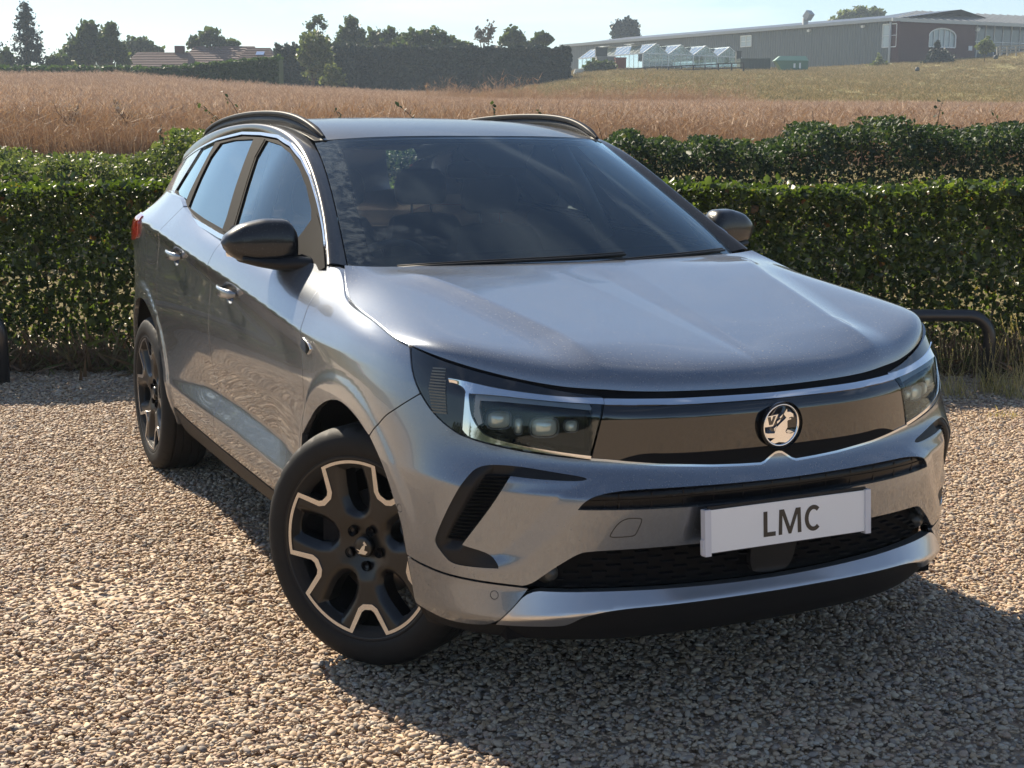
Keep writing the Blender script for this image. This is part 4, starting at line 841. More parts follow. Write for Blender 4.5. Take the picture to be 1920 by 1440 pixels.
# tailgate and rear screen (out of sight from the front)
tg = netsurf([[(-3.16, -.46, 1.46), (-3.22, 0, 1.49), (-3.16, .46, 1.46)], [(-3.34, -.54, 1.25), (-3.42, 0, 1.27), (-3.34, .54, 1.25)], [(-3.44, -.68, 1.0), (-3.54, 0, 1.0), (-3.44, .68, 1.0)]])
dense_net('tailgate', lambda u, v: tg(u, v), np.linspace(0, 2, 20), np.linspace(0, 2, 20), M['paint'], CAR, flange=0)

# ---- door mirrors
def mirror(sd):
    ny, n = 22, 28; V = []
    for i in range(ny):
        t = i / (ny - 1); y = .800 + .240 * t
        e = max(1 - abs(2 * t - 1) ** (6 if t < .5 else 3.4), 0) ** .40
        top = float(np.interp(t, [0, .15, .45, .75, 1], [1.226, 1.250, 1.250, 1.234, 1.205])); bot = float(np.interp(t, [0, .3, .6, .85, 1], [1.094, 1.090, 1.098, 1.118, 1.145]))
        cz = (top + bot) / 2 + (.0 if t < .8 else 0); hz2 = (top - bot) / 2 * e; dx = .072 * e * (1.05 - .25 * t)
        cx = -.685 - .055 * t
        for k in range(n):
            a = 2 * math.pi * k / n; c_, s_ = math.cos(a), math.sin(a)
            X = cx + (dx * 1.0 if c_ > 0 else dx * .75) * math.copysign(abs(c_) ** .62, c_)
            V.append((X, -sd * y, cz + hz2 * math.copysign(abs(s_) ** .8, s_)))
    F = [(i * n + k, i * n + (k + 1) % n, (i + 1) * n + (k + 1) % n, (i + 1) * n + k) for i in range(ny - 1) for k in range(n)] + [tuple(range(n)), tuple((ny - 1) * n + k for k in range(n))]
    o = mesh('door_mirror', V, F, M['paint_black'], CAR); bmf(o)
    # lower housing in moulded plastic
    mb = MB()
    ring = []
    V = []; n2 = 12
    pts = [(-.555, .770, 1.115, .045, .016), (-.60, .82, 1.110, .060, .022), (-.665, .87, 1.106, .064, .024), (-.70, .93, 1.112, .060, .018), (-.715, .985, 1.122, .050, .012)]
    for (cx, y, cz, rx, rz) in pts:
        for k in range(n2):
            a = 2 * math.pi * k / n2; V.append((cx + rx * math.cos(a), -sd * y, cz + rz * math.copysign(abs(math.sin(a)) ** .7, math.sin(a))))
    F = [(i * n2 + k, i * n2 + (k + 1) % n2, (i + 1) * n2 + (k + 1) % n2, (i + 1) * n2 + k) for i in range(4) for k in range(n2)] + [tuple(range(n2)), tuple(4 * n2 + k for k in range(n2))]
    q = mesh('mirror_arm', V, F, M['plastic'], o); bmf(q)
    V = []; 
    P = [(y, z) for y, z in [(.825, 1.105), (.83, 1.225), (.90, 1.240), (.99, 1.225), (1.02, 1.18), (1.01, 1.125), (.93, 1.108)]]
    V = [(-.755 - .035 * ((y - .8) / .25), -sd * y, z) for y, z in P]; g_ = mesh('mirror_glass', V, [tuple(range(len(P)))], M['chrome'], o, smooth=False)
    # seam line across the cap
    C_ = []
for sd in (1, -1): mirror(sd)

# ---- wheels
RW = .354; RR = .2575
def wheel_parts():
    # tyre: sidewalls, shoulders, four grooves; y is the axle, outer face towards -y
    hw = .1075; prof = []
    def P(r, y): prof.append((r, y))
    P(.232, -.080); P(.242, -.092); P(.252, -.0985); P(.265, -.101); P(.269, -.1035); P(.273, -.1025); P(.2745, -.1040); P(.285, -.1065); P(.305, -.1085); P(.322, -.1050); P(.335, -.0975); P(.3435, -.0885); P(.3485, -.079)
    for gy in (-.058, -.020, .020, .058):
        P(.3525, gy - .0065); P(.3525, gy - .0045); P(.3450, gy - .0040); P(.3450, gy + .0040); P(.3525, gy + .0045); P(.3525, gy + .0065)
    P(.3485, .079); P(.3435, .0885); P(.335, .0975); P(.322, .105); P(.305, .1085); P(.285, .1065); P(.262, .101); P(.242, .092); P(.232, .08)
    n = 216; V = []; 
    for i, (r, y) in enumerate(prof):
        for k in range(n):
            rr = r
            if r > .3430 and abs(y) > .066 and (k % 6) == 0: rr -= .0045
            if .3515 < r and abs(y) < .064 and (k % 9) == 0 and (i % 2): rr -= .002
            V.append((rr * math.cos(2 * math.pi * k / n), y, rr * math.sin(2 * math.pi * k / n)))
    F = [(i * n + k, i * n + (k + 1) % n, (i + 1) * n + (k + 1) % n, (i + 1) * n + k) for i in range(len(prof) - 1) for k in range(n)]
    tyre = (V, F)
    barrel = lathe([(.267, -.0985), (.267, -.1015), (.2660, -.1030), (.2625, -.1010), (.2590, -.094), (.2500, -.080), (.236, -.055), (.225, -.03), (.220, .02), (.222, .07), (.245, .095)], 96)
    th0 = 90 - 28
    notch = [math.radians(th0 - 72 * k) for k in range(5)]
    dish = lambda r: -.0985 + .016 * (1 - np.clip(r / RR, 0, 1) ** 2) + .020 * np.clip((.10 - r) / .07, 0, 1)
    outer = []; hw_r = math.radians(13.8)
    pol = lambda r, a: (r * math.cos(a), r * math.sin(a))
    for k in range(5):
        a = notch[k]; tip = .705 * RR; ta = .075
        outer += [pol(RR, a + hw_r), pol(tip + .008, a + ta + .045), pol(tip, a + ta - .01), pol(tip, a - ta + .01), pol(tip + .008, a - ta - .045), pol(RR, a - hw_r)]
        a2 = notch[k] - math.radians(72) + hw_r
        outer += [pol(RR, t) for t in np.linspace(a - hw_r, a2, 12)[1:-1]]
    outer = np.array(outer); outer2 = resample(outer, .008)
    inn = inset(outer, .0158)
    # keep the arcs thin and the notch limbs wide
    r_ = np.hypot(inn[:, 0], inn[:, 1]); f = np.where(r_ > RR - .0165, (RR - .0090) / r_, 1.); inn = inn * f[:, None]
    wins = []
    for k in range(5):
        c = notch[k] - math.radians(36); R_ = lambda r, w_: (r * math.cos(c) - w_ * math.sin(c), r * math.sin(c) + w_ * math.cos(c))
        wins.append([R_(.226, -.031), R_(.2315, -.015), R_(.233, 0), R_(.2315, .015), R_(.226, .031), R_(.185, .036), R_(.150, .036), R_(.118, .027), R_(.103, .012), R_(.100, 0), R_(.103, -.012), R_(.118, -.027), R_(.150, -.036), R_(.185, -.036)])
    def face(out_, holes, y_of, th, h=.010):
        P, T = tri_region(np.array(out_), [np.array(q) for q in holes], h); r = np.hypot(P[:, 0], P[:, 1]); y = y_of(P, r)
        V = [(p[0], yy, p[1]) for p, yy in zip(P, y)]; F = [tuple(t) for t in T]; n_ = len(V); V += [(p[0] , yy, p[1]) for p, yy in zip(P, y)]; V += [(p[0], yy + th, p[1]) for p, yy in zip(P, y)]
        ed = {}
        for t in T:
            for e in ((t[0], t[1]), (t[1], t[2]), (t[2], t[0])): ed[e] = 1
        F += [(n_ + a, n_ * 2 + a, n_ * 2 + b, n_ + b) for a, b in ed if (b, a) not in ed]
        return V, F
    # spokes: black, each limb sloping down towards its window
    def yspoke(P, r):
        y = dish(r)
        dd = np.full(len(P), 1.)
        for q in wins: dd = np.minimum(dd, segdist(P, np.array(q)))
        return y + .0025 + .020 * np.clip(1 - dd / .022, 0, 1) ** 1.3 * np.clip((r - .05) / .05, 0, 1)
    sp = face(inset(outer, .001), wins, yspoke, .045, .0085)
    cut = face(outer, [inn], lambda P, r: dish(r) - .0015, .010, .009)
    return tyre, barrel, sp, cut, wins
tyre_, barrel_, spoke_, cut_, wins_ = wheel_parts()
def hubcap():
    V, F = lathe([(0, -.006), (.024, -.0055), (.030, -.003), (.031, .002), (.031, .01)], 32); return V, F
def make_wheel():
    root = mesh('wheel', *barrel_, M['rimblack'], CAR); bmf(root)
    t = mesh('tyre', *tyre_, M['rubber'], root, sharp=40); bmf(t)
    s = mesh('wheel_spokes', *spoke_, M['rimblack'], root, sharp=35); bmf(s)
    c = mesh('machined_edge', *cut_, M['rimcut'], root, sharp=30); bmf(c)
    V, F = hubcap(); h = mesh('hub_cap', [(a, b - .0745, c_) for a, b, c_ in V], F, M['rimblack'], root); bmf(h)
    def P3(q, y): return [((a - 725) / 405 * .026, y, (735 - b) / 485 * .026) for a, b in q]
    gq = [(840,380),(915,460),(995,590),(885,620),(870,800),(830,880),(1035,925),(900,1120),(700,1115),(460,1105),(600,1020),(365,875),(590,910),(720,690),(835,580),(770,500)]
    PP, TT = tri_region(np.array([(p[0], p[2]) for p in P3(gq, 0)]), [], .01)
    mesh('cap_emblem', [(p[0], -.0822, p[1]) for p in PP], [tuple(t_) for t_ in TT], M['satin'], root, smooth=False)
    V, F = lathe([(.0, .0), (.0, .0), (.155, .0), (.156, .022), (.07, .022)], 48); d = mesh('brake_disc', [(a, b - .015, c_) for a, b, c_ in V], F, M['disc'], root); bmf(d)
    mb = MB(); mb.box(-.165, -.052, -.055, -.095, .03, .085); mb.build('brake_caliper', M['dark'], root)
    for k in range(5):
        a = math.radians(90 - 28 - 72 * k) ; V, F = lathe([(.0, -.0685), (.0085, -.0685), (.0095, -.0745)], 12); V = [(p[0] + .056 * math.cos(a), p[1], p[2] + .056 * math.sin(a)) for p in V]
        mesh('wheel_bolt', V, F, M['dark'], root)
        V, F = lathe([(.0, -.0660), (.0130, -.0660), (.0135, -.0790), (.0150, -.0800)], 16); V = [(p[0] + .056 * math.cos(a), p[1] + .0012, p[2] + .056 * math.sin(a)) for p in V]
        mesh('bolt_recess', V, F, M['dark'], root)
    return root
def copy_wheel(w_):
    c = w_.copy(); COL.objects.link(c); c.parent = CAR
    for ch in list(w_.children):
        d = ch.copy(); COL.objects.link(d); d.parent = c
    return c
ST_ = math.radians(32.6)
w1 = make_wheel(); w1.location = (.065, -.806, .352); w1.rotation_euler = (0, 0, ST_)
w2 = copy_wheel(w1); w2.location = (-.02, .806, .352); w2.rotation_euler = (0, 0, math.pi + ST_)
w3 = copy_wheel(w1); w3.location = (-2.675, -.800, .352); w3.rotation_euler = (0, math.radians(-20), 0)
w4 = copy_wheel(w1); w4.location = (-2.675, .800, .352); w4.rotation_euler = (0, 0, math.pi)
# wheel housings
for pts, cx in ((archF, 0), (archR, 1)):
    for sd in (1, -1):
        P = S(np.array([a for a, b in pts]), np.array([b for a, b in pts]), -.012) * np.array([1, -sd, 1.]); n = len(P)
        Q = P.copy(); Q[:, 1] = -sd * .45; ctr = np.array([P[:, 0].mean(), -sd * .45, .36]); R_ = ctr + (Q - ctr) * np.array([1.10, 1, 1.06]); Q2 = ctr + (P * np.array([1, 0, 1]) + np.array([0, -sd * .80, 0]) - ctr) * np.array([1.10, 1, 1.06]); 
        Q2[:, 1] = P[:, 1] * .965; R_[:, 1] = -sd * .45
        V = list(P) + list(Q2) + list(R_) + [tuple(ctr)]
        F = [(i, i + 1, n + i + 1, n + i) for i in range(n - 1)] + [(n + i, n + i + 1, 2 * n + i + 1, 2 * n + i) for i in range(n - 1)] + [(2 * n + i, 2 * n + i + 1, 3 * n) for i in range(n - 1)]
        mesh('wheel_housing', V, F, M['plastic'], CAR)
# floor pan and cabin
mb = MB(); mb.box(-2.2, -.80, .22, -.40, .80, .27); mb.box(-3.4, -.50, .27, -2.2, .50, .32); mb.box(-.45, -.46, .24, .72, .46, .30); mb.box(.48, -.70, .24, .70, .70, .30); mb.build('floor_pan', M['dark'], CAR)
mb = MB(); mb.box(-.42, -.80, .30, -.38, .80, 1.02); mb.box(.55, -.42, .30, .60, .42, .82); mb.build('bulkhead', M['dark'], CAR)
db = netsurf([[(-.20, -.66, 1.03), (-.14, 0, 1.035), (-.20, .66, 1.03)], [(-.50, -.72, 1.07), (-.48, 0, 1.075), (-.50, .72, 1.07)], [(-.78, -.74, 1.05), (-.78, 0, 1.06), (-.78, .74, 1.05)], [(-.90, -.74, .92), (-.90, 0, .92), (-.90, .74, .92)], [(-.86, -.74, .70), (-.86, 0, .70), (-.86, .74, .70)]])
dense_net('dashboard', lambda u, v: db(u, v), np.linspace(0, 4, 30), np.linspace(0, 2, 16), M['dash'], CAR, flange=0)
mb = MB(); tt = np.linspace(0, 2 * math.pi, 36, endpoint=False)
sw = empty('steering_wheel', (-.98, -.37, .98), 0, CAR); sw.rotation_euler = (0, math.radians(-66), 0)
V, F = [], []; n = 10
for i, a in enumerate(tt):
    for k in range(n):
        b = 2 * math.pi * k / n; r = .180 + .015 * math.cos(b); V.append((r * math.cos(a), r * math.sin(a), .015 * math.sin(b)))
F = [(i * n + k, i * n + (k + 1) % n, ((i + 1) % 36) * n + (k + 1) % n, ((i + 1) % 36) * n + k) for i in range(36) for k in range(n)]
mesh('wheel_rim', V, F, M['dash'], sw); mb = MB(); mb.box(-.05, -.17, -.02, .05, .17, .005); mb.box(-.16, -.03, -.02, .0, .03, .004); mb.build('wheel_hub', M['dash'], sw)
def seat(x, y, wd=.50, nm='front_seat'):
    s_ = netsurf([[(x + .02, y - wd / 2, .55), (x + .06, y, .55), (x + .02, y + wd / 2, .55)], [(x - .06, y - wd / 2 + .01, .85), (x - .01, y, .85), (x - .06, y + wd / 2 - .01, .85)], [(x - .15, y - wd / 2 + .05, 1.10), (x - .11, y, 1.12), (x - .15, y + wd / 2 - .05, 1.10)], [(x - .20, y - wd / 2 + .10, 1.17), (x - .17, y, 1.20), (x - .20, y + wd / 2 - .10, 1.17)], [(x - .28, y - wd / 2 + .06, 1.10), (x - .30, y, 1.12), (x - .28, y + wd / 2 - .06, 1.10)], [(x - .2, y - wd / 2, .55), (x - .22, y, .55), (x - .2, y + wd / 2, .55)]])
    o = dense_net(nm, lambda u, v: s_(u, v), np.linspace(0, 5, 30), np.linspace(0, 2, 12), M['seat'], CAR, flange=0)
    V = []; n = 14
    for i, (zz, rx, ry) in enumerate([(1.20, .03, .10), (1.22, .045, .13), (1.28, .05, .135), (1.34, .045, .12), (1.37, .03, .09)]):
        for k in range(n):
            a = 2 * math.pi * k / n; V.append((x - .24 + rx * math.cos(a), y + ry * math.copysign(abs(math.sin(a)) ** .6, math.sin(a)), zz))
    F = [(i * n + k, i * n + (k + 1) % n, (i + 1) * n + (k + 1) % n, (i + 1) * n + k) for i in range(4) for k in range(n)] + [tuple(range(n)), tuple(4 * n + k for k in range(n))]
    h = mesh('headrest', V, F, M['seat'], o); bmf(h)
    mb = MB(); mb.tube([(x - .22, y - .05, 1.12), (x - .24, y - .05, 1.22)], .006, 8); mb.tube([(x - .22, y + .05, 1.12), (x - .24, y + .05, 1.22)], .006, 8); mb.build('headrest_post', M['satin'], o)
seat(-1.45, -.37); seat(-1.45, .37); seat(-2.35, -.42, .48, 'rear_seat'); seat(-2.35, .42, .48, 'rear_seat'); seat(-2.35, 0, .40, 'rear_seat')
mb = MB(); mb.box(-2.45, -.66, .55, -1.95, .66, .62); mb.build('rear_bench', M['seat'], CAR)
V = []; n = 16
for (xx, ry, rz) in ((-1.005, .10, .028), (-1.02, .115, .034), (-1.035, .115, .034)):
    for k in range(n):
        a = 2 * math.pi * k / n; V.append((xx, ry * math.copysign(abs(math.cos(a)) ** .6, math.cos(a)), 1.395 + rz * math.copysign(abs(math.sin(a)) ** .6, math.sin(a))))
F = [(i * n + k, i * n + (k + 1) % n, (i + 1) * n + (k + 1) % n, (i + 1) * n + k) for i in range(2) for k in range(n)] + [tuple(range(n)), tuple(2 * n + k for k in range(n))]
o = mesh('rear_view_mirror', V, F, M['dash'], CAR); bmf(o)
for sd in (1, -1): mb = MB(); mb.tube([(-1.50, sd * .60, 1.48), (-1.42, sd * .68, 1.30), (-1.36, sd * .76, 1.10)], .035, 8); mb.build('pillar_lining', M['liner'], CAR, True)
# ================================================================ the place (world frame: camera looks along +Y, z up)
PIT = math.radians(9.70)
def at(px, py, Y):
    """point seen at a pixel of the 1920 px photograph at world depth Y"""
    a, b = (px - 960) / 2660, (720 - py) / 2660
    d = Vector((a, math.cos(PIT) + b * math.sin(PIT), -math.sin(PIT) + b * math.cos(PIT))); return Vector((0, 0, 1.5)) + d * (Y / d.y)
def sst(a, b, x): t = np.clip((x - a) / (b - a), 0, 1); return t * t * (3 - 2 * t)
def gz(X, Y):
    """terrain height"""
    X = np.asarray(X, float); Y = np.asarray(Y, float)
    L = np.interp(Y, [-400, 10.3, 12, 14, 17, 20, 45, 110, 150, 400], [0, 0, .22, .62, 1.08, 1.38, 2.25, 4.55, 5.4, 6.4])
    R = np.interp(Y, [-400, 10.3, 12, 14, 17, 20, 45, 75, 100, 150, 190, 215, 400], [0, 0, .22, .62, 1.08, 1.38, 2.15, 3.10, 4.75, 8.35, 11.0, 11.6, 11.6])
    r = sst(-9, 16, X + .02 * Y); z = L * (1 - r) + R * r
    z = z + sst(60, 75, X) * sst(110, 190, Y) * 2.0 + sst(36, 62, X) * sst(120, 185, Y) * sst(300, 200, Y) * 1.3
    z = z + .9 * sst(-14, -30, X) * sst(60, 110, Y)
    return z + .05 * np.sin(X * .31 + Y * .17) * sst(20, 40, Y)
def groundmat():
    m, nt, b = newmat('field_and_grass_ground'); L = nt.links.new; b.inputs['Roughness'].default_value = 1; b.inputs['Specular IOR Level'].default_value = .1
    tc = nd(nt, 'ShaderNodeTexCoord'); sp = nd(nt, 'ShaderNodeSeparateXYZ'); L(tc.outputs['Object'], sp.inputs[0])
    def noise(s, d=6., r=.6, st=None):
        mp = nd(nt, 'ShaderNodeMapping'); L(tc.outputs['Object'], mp.inputs[0]); 
        if st: mp.inputs['Scale'].default_value = st
        n = nd(nt, 'ShaderNodeTexNoise', Scale=s, Detail=d, Roughness=r); L(mp.outputs[0], n.inputs['Vector']); return n.outputs[0]
    def ramp(f, cols):
        r = nd(nt, 'ShaderNodeValToRGB'); e = r.color_ramp.elements
        while len(e) < len(cols): e.new(.5)
        for i, (p, c) in enumerate(cols): e[i].position = p; e[i].color = (*c, 1)
        L(f, r.inputs[0]); return r.outputs[0]
    def mix(f, a, c):
        x = nd(nt, 'ShaderNodeMix', data_type='RGBA'); L(f, x.inputs[0]); L(a, x.inputs[6]); L(c, x.inputs[7]); return x.outputs[2]
    def step(v, a, c, wob=0.):
        mr = nd(nt, 'ShaderNodeMapRange', interpolation_type='SMOOTHSTEP'); mr.inputs[1].default_value = a; mr.inputs[2].default_value = c
        if wob:
            q = nd(nt, 'ShaderNodeMath', operation='MULTIPLY_ADD'); L(noise(.35), q.inputs[0]); q.inputs[1].default_value = wob; L(v, q.inputs[2]); v = q.outputs[0]
        L(v, mr.inputs[0]); return mr.outputs[0]
    soil = ramp(noise(14.), [(.3, (.10, .075, .05)), (.6, (.20, .15, .10)), (.8, (.30, .24, .16))])
    bank = ramp(noise(5.), [(.3, (.07, .08, .03)), (.55, (.22, .18, .09)), (.8, (.36, .29, .16))])
    crop = ramp(noise(2.2, 9., .7), [(.25, (.27, .185, .14)), (.5, (.38, .27, .20)), (.72, (.50, .37, .28))])
    grass = ramp(noise(.55, 9., .72), [(.25, (.14, .14, .06)), (.45, (.25, .235, .11)), (.62, (.36, .31, .17)), (.8, (.48, .38, .23))])
    pale = ramp(noise(1.2, 8., .7, (.25, 1, 1)), [(.3, (.26, .17, .11)), (.6, (.40, .28, .18)), (.8, (.46, .36, .25))])
    c = mix(step(sp.outputs[1], 10.6, 12.2, 1.2), soil, bank)
    c = mix(step(sp.outputs[1], 18.5, 20.5, 1.), c, crop)
    c = mix(step(sp.outputs[1], 66, 72, 5.), c, pale)
    g1 = mix(step(sp.outputs[1], 77, 81, 5.), c, grass)
    # grass only to the right of the crop's left block
    q = nd(nt, 'ShaderNodeMath', operation='MULTIPLY_ADD'); L(sp.outputs[1], q.inputs[0]); q.inputs[1].default_value = .055; L(sp.outputs[0], q.inputs[2])
    c = mix(step(q.outputs[0], -3., 3., 4.), mix(step(sp.outputs[1], 18.5, 20.5, 1.), c, crop), g1)
    L(c, b.inputs['Base Color'])
    bp = nd(nt, 'ShaderNodeBump', Strength=.6, Distance=.15); L(noise(6., 8., .7), bp.inputs['Height']); L(bp.outputs[0], b.inputs['Normal'])
    return m
ys = np.unique(np.concatenate([np.linspace(-60, 8, 18), np.linspace(8, 24, 40), np.linspace(24, 120, 60), np.linspace(120, 260, 50), np.linspace(260, 500, 12)]))
xs = np.unique(np.concatenate([np.linspace(-600, -90, 10), np.linspace(-90, 110, 130), np.linspace(110, 600, 10)]))
XX, YY = np.meshgrid(xs, ys, indexing='ij'); ZZ = gz(XX, YY) - .03 * (YY < 10.2)
g_ = mesh('ground', np.stack([XX, YY, ZZ], -1).reshape(-1, 3), np.array(grid_faces(*XX.shape)), groundmat()); tag(g_, kind='structure')

# ---- gravel drive: an uneven bed, then tens of thousands of real pebbles on it
def gravelmat(name, inst):
    m, nt, b = newmat(name); L = nt.links.new; b.inputs['Roughness'].default_value = .72; b.inputs['Specular IOR Level'].default_value = .35
    r = nd(nt, 'ShaderNodeValToRGB'); e = r.color_ramp.elements
    cols = [(0, (.36, .245, .145)), (.14, (.51, .375, .25)), (.30, (.43, .315, .225)), (.44, (.58, .455, .315)), (.56, (.30, .24, .20)), (.66, (.46, .31, .22)), (.76, (.56, .46, .33)), (.86, (.32, .26, .215)), (.94, (.60, .51, .40)), (1, (.15, .13, .12))]
    while len(e) < len(cols): e.new(.5)
    for i, (p, c) in enumerate(cols): e[i].position = p; e[i].color = (*c, 1)
    tc = nd(nt, 'ShaderNodeTexCoord')
    if inst:
        oi = nd(nt, 'ShaderNodeObjectInfo'); L(oi.outputs['Random'], r.inputs[0]); sc = 1.5
    else:
        vo = nd(nt, 'ShaderNodeTexVoronoi', Scale=42.0); L(tc.outputs['Object'], vo.inputs['Vector']); se = nd(nt, 'ShaderNodeSeparateColor'); L(vo.outputs['Color'], se.inputs[0]); L(se.outputs[0], r.inputs[0]); sc = 60.
        bp = nd(nt, 'ShaderNodeBump', Strength=1., Distance=.012, invert=True); L(vo.outputs['Distance'], bp.inputs['Height']); L(bp.outputs[0], b.inputs['Normal'])
    n = nd(nt, 'ShaderNodeTexNoise', Scale=sc, Detail=5.); L(tc.outputs['Object'], n.inputs['Vector'])
    mx = nd(nt, 'ShaderNodeMix', data_type='RGBA', blend_type='MULTIPLY'); mx.inputs[0].default_value = 1; L(r.outputs[0], mx.inputs[6])
    mr = nd(nt, 'ShaderNodeMapRange'); mr.inputs[1].default_value = .25; mr.inputs[2].default_value = .75; mr.inputs[3].default_value = .75 if inst else .75; mr.inputs[4].default_value = 1.10 if inst else 1.10; L(n.outputs[0], mr.inputs[0])
    L(mr.outputs[0], mx.inputs[7]); L(mx.outputs[2], b.inputs['Base Color']); return m
def bed(X, Y):
    return .014 * np.sin(X * 2.1 + .6 * np.sin(Y * 1.3)) * np.sin(Y * 1.7 + 1) + .006 * np.sin(X * 5.3 + Y * 3.1) + .035 * sst(8.2, 9.3, Y)
xs = np.concatenate([np.linspace(-40, -7, 12), np.linspace(-6.5, 6.5, 90), np.linspace(7, 40, 12)]); ys = np.concatenate([np.linspace(-30, 1.5, 14), np.linspace(2, 10.4, 70)])
XX, YY = np.meshgrid(xs, ys, indexing='ij')
tag(mesh('gravel_drive', np.stack([XX, YY, bed(XX, YY) * (YY > 1.8) - .010], -1).reshape(-1, 3), np.array(grid_faces(*XX.shape)), gravelmat('gravel_bed', False)), kind='structure')
pebs = bpy.data.collections.new('pebble_shapes'); gm = gravelmat('pebble_stone', True)
for k in range(7):
    bm = bmesh.new(); bmesh.ops.create_icosphere(bm, subdivisions=2, radius=1)
    rr = random.Random(k); ax = [Vector((rr.uniform(-1, 1), rr.uniform(-1, 1), rr.uniform(-1, 1))).normalized() for _ in range(5)]; am = [rr.uniform(.72, 1.0) for _ in ax]
    for v in bm.verts:
        p = v.co.copy()
        for a, t in zip(ax, am):          # slice the ball by soft planes so it reads as a water-worn stone
            d = p.dot(a) - t * .78
            if d > 0: p -= a * d * .85
        v.co = Vector((p.x * rr.uniform(.98, 1.02), p.y * (.55 + .3 * (k % 3) / 2), p.z * (.36 + .05 * (k % 4))))
    me = bpy.data.meshes.new('pebble_shape'); bm.to_mesh(me); bm.free(); me.polygons.foreach_set('use_smooth', np.ones(len(me.polygons), bool)); me.materials.append(gm)
    o = bpy.data.objects.new('pebble_shape', me); pebs.objects.link(o)
def scatter(name, pts, scl, coll, tilt=.35, kind='stuff', label=None, cat=None, group=None):
    me = bpy.data.meshes.new(name); me.vertices.add(len(pts)); me.vertices.foreach_set('co', np.asarray(pts, np.float32).ravel())
    a = me.attributes.new('scl', 'FLOAT', 'POINT'); a.data.foreach_set('value', np.asarray(scl, np.float32))
    o = bpy.data.objects.new(name, me); link(o); tag(o, label, cat, group, kind)
    ng = bpy.data.node_groups.new(name, 'GeometryNodeTree'); ng.interface.new_socket('Geometry', in_out='INPUT', socket_type='NodeSocketGeometry'); ng.interface.new_socket('Geometry', in_out='OUTPUT', socket_type='NodeSocketGeometry')
    N = ng.nodes; gi = N.new('NodeGroupInput'); go = N.new('NodeGroupOutput'); ip = N.new('GeometryNodeInstanceOnPoints'); ci = N.new('GeometryNodeCollectionInfo')
    ci.inputs['Collection'].default_value = coll; ci.inputs['Separate Children'].default_value = True; ci.inputs['Reset Children'].default_value = True; ip.inputs['Pick Instance'].default_value = True
    rv = N.new('FunctionNodeRandomValue'); rv.data_type = 'FLOAT_VECTOR'; rv.inputs[0].default_value = (-tilt, -tilt, 0); rv.inputs[1].default_value = (tilt, tilt, 6.283)
    na = N.new('GeometryNodeInputNamedAttribute'); na.data_type = 'FLOAT'; na.inputs[0].default_value = 'scl'
    ri = N.new('FunctionNodeRandomValue'); ri.data_type = 'INT'; ri.inputs[4].default_value = 0; ri.inputs[5].default_value = 1000
    l = ng.links.new; l(gi.outputs[0], ip.inputs['Points']); l(ci.outputs[0], ip.inputs['Instance']); l(rv.outputs[0], ip.inputs['Rotation']); l(na.outputs[0], ip.inputs['Scale']); l(ri.outputs[2], ip.inputs['Instance Index']); l(ip.outputs[0], go.inputs[0])
    md = o.modifiers.new('scatter', 'NODES'); md.node_group = ng; return o
n = 235000; Y = 3.0 + (RNG.random(n * 2)) * 7.3; X = (RNG.random(n * 2) - .5) * 2 * (4.6)
pat = np.sin(X * 1.9 + 1.3 * np.sin(Y * 1.1 + .5)) * np.sin(Y * 2.3 + 1.1 * np.sin(X * 1.7)); thin = sst(.55, .95, pat) * .55 + .75 * np.exp(-((X + 1.35) / .42) ** 2 - ((Y - 4.55) / .30) ** 2)
k = (RNG.random(n * 2) > thin) & (np.abs(X) < .40 * Y + .75) & (RNG.random(n * 2) < np.interp(Y, [3, 6, 10.3], [1, .9, .65])); X, Y = X[k], Y[k]
sc = .0073 * np.exp(RNG.normal(0, .36, len(X))) * np.interp(Y, [3, 10], [1, 1.18]); big = RNG.random(len(X)) < .03; sc[big] *= 1.6; sc = np.minimum(sc, .0175)
Z = bed(X, Y) + RNG.random(len(X)) * .010 - .002
k = ~((Y > 9.15) & (RNG.random(len(Y)) < (Y - 9.15) / .5)); scatter('gravel', np.stack([X, Y, Z], 1)[k], sc[k], pebs, tilt=.38)

# ---- foliage helpers
def leafmat(name, cols, trans=.45, rough=.5):
    m, nt, b = newmat(name); L = nt.links.new; nt.nodes.remove(b)
    ge = nd(nt, 'ShaderNodeNewGeometry'); r = nd(nt, 'ShaderNodeValToRGB'); e = r.color_ramp.elements
    while len(e) < len(cols): e.new(.5)
    for i, (p, c) in enumerate(cols): e[i].position = p; e[i].color = (*c, 1)
    L(ge.outputs['Random Per Island'], r.inputs[0])
    df = nd(nt, 'ShaderNodeBsdfPrincipled'); df.inputs['Roughness'].default_value = rough; df.inputs['Specular IOR Level'].default_value = .4; L(r.outputs[0], df.inputs['Base Color'])
    tr = nd(nt, 'ShaderNodeBsdfTranslucent'); mx = nd(nt, 'ShaderNodeMix', data_type='RGBA', blend_type='MULTIPLY'); mx.inputs[0].default_value = 1; mx.inputs[7].default_value = (1.6, 1.75, .7, 1) if trans > .22 else (1.2, 1.02, .78, 1); L(r.outputs[0], mx.inputs[6]); L(mx.outputs[2], tr.inputs[0])
    ms = nd(nt, 'ShaderNodeMixShader'); ms.inputs[0].default_value = trans; L(df.outputs[0], ms.inputs[1]); L(tr.outputs[0], ms.inputs[2]); L(ms.outputs[0], nt.nodes['Material Output'].inputs[0]); return m
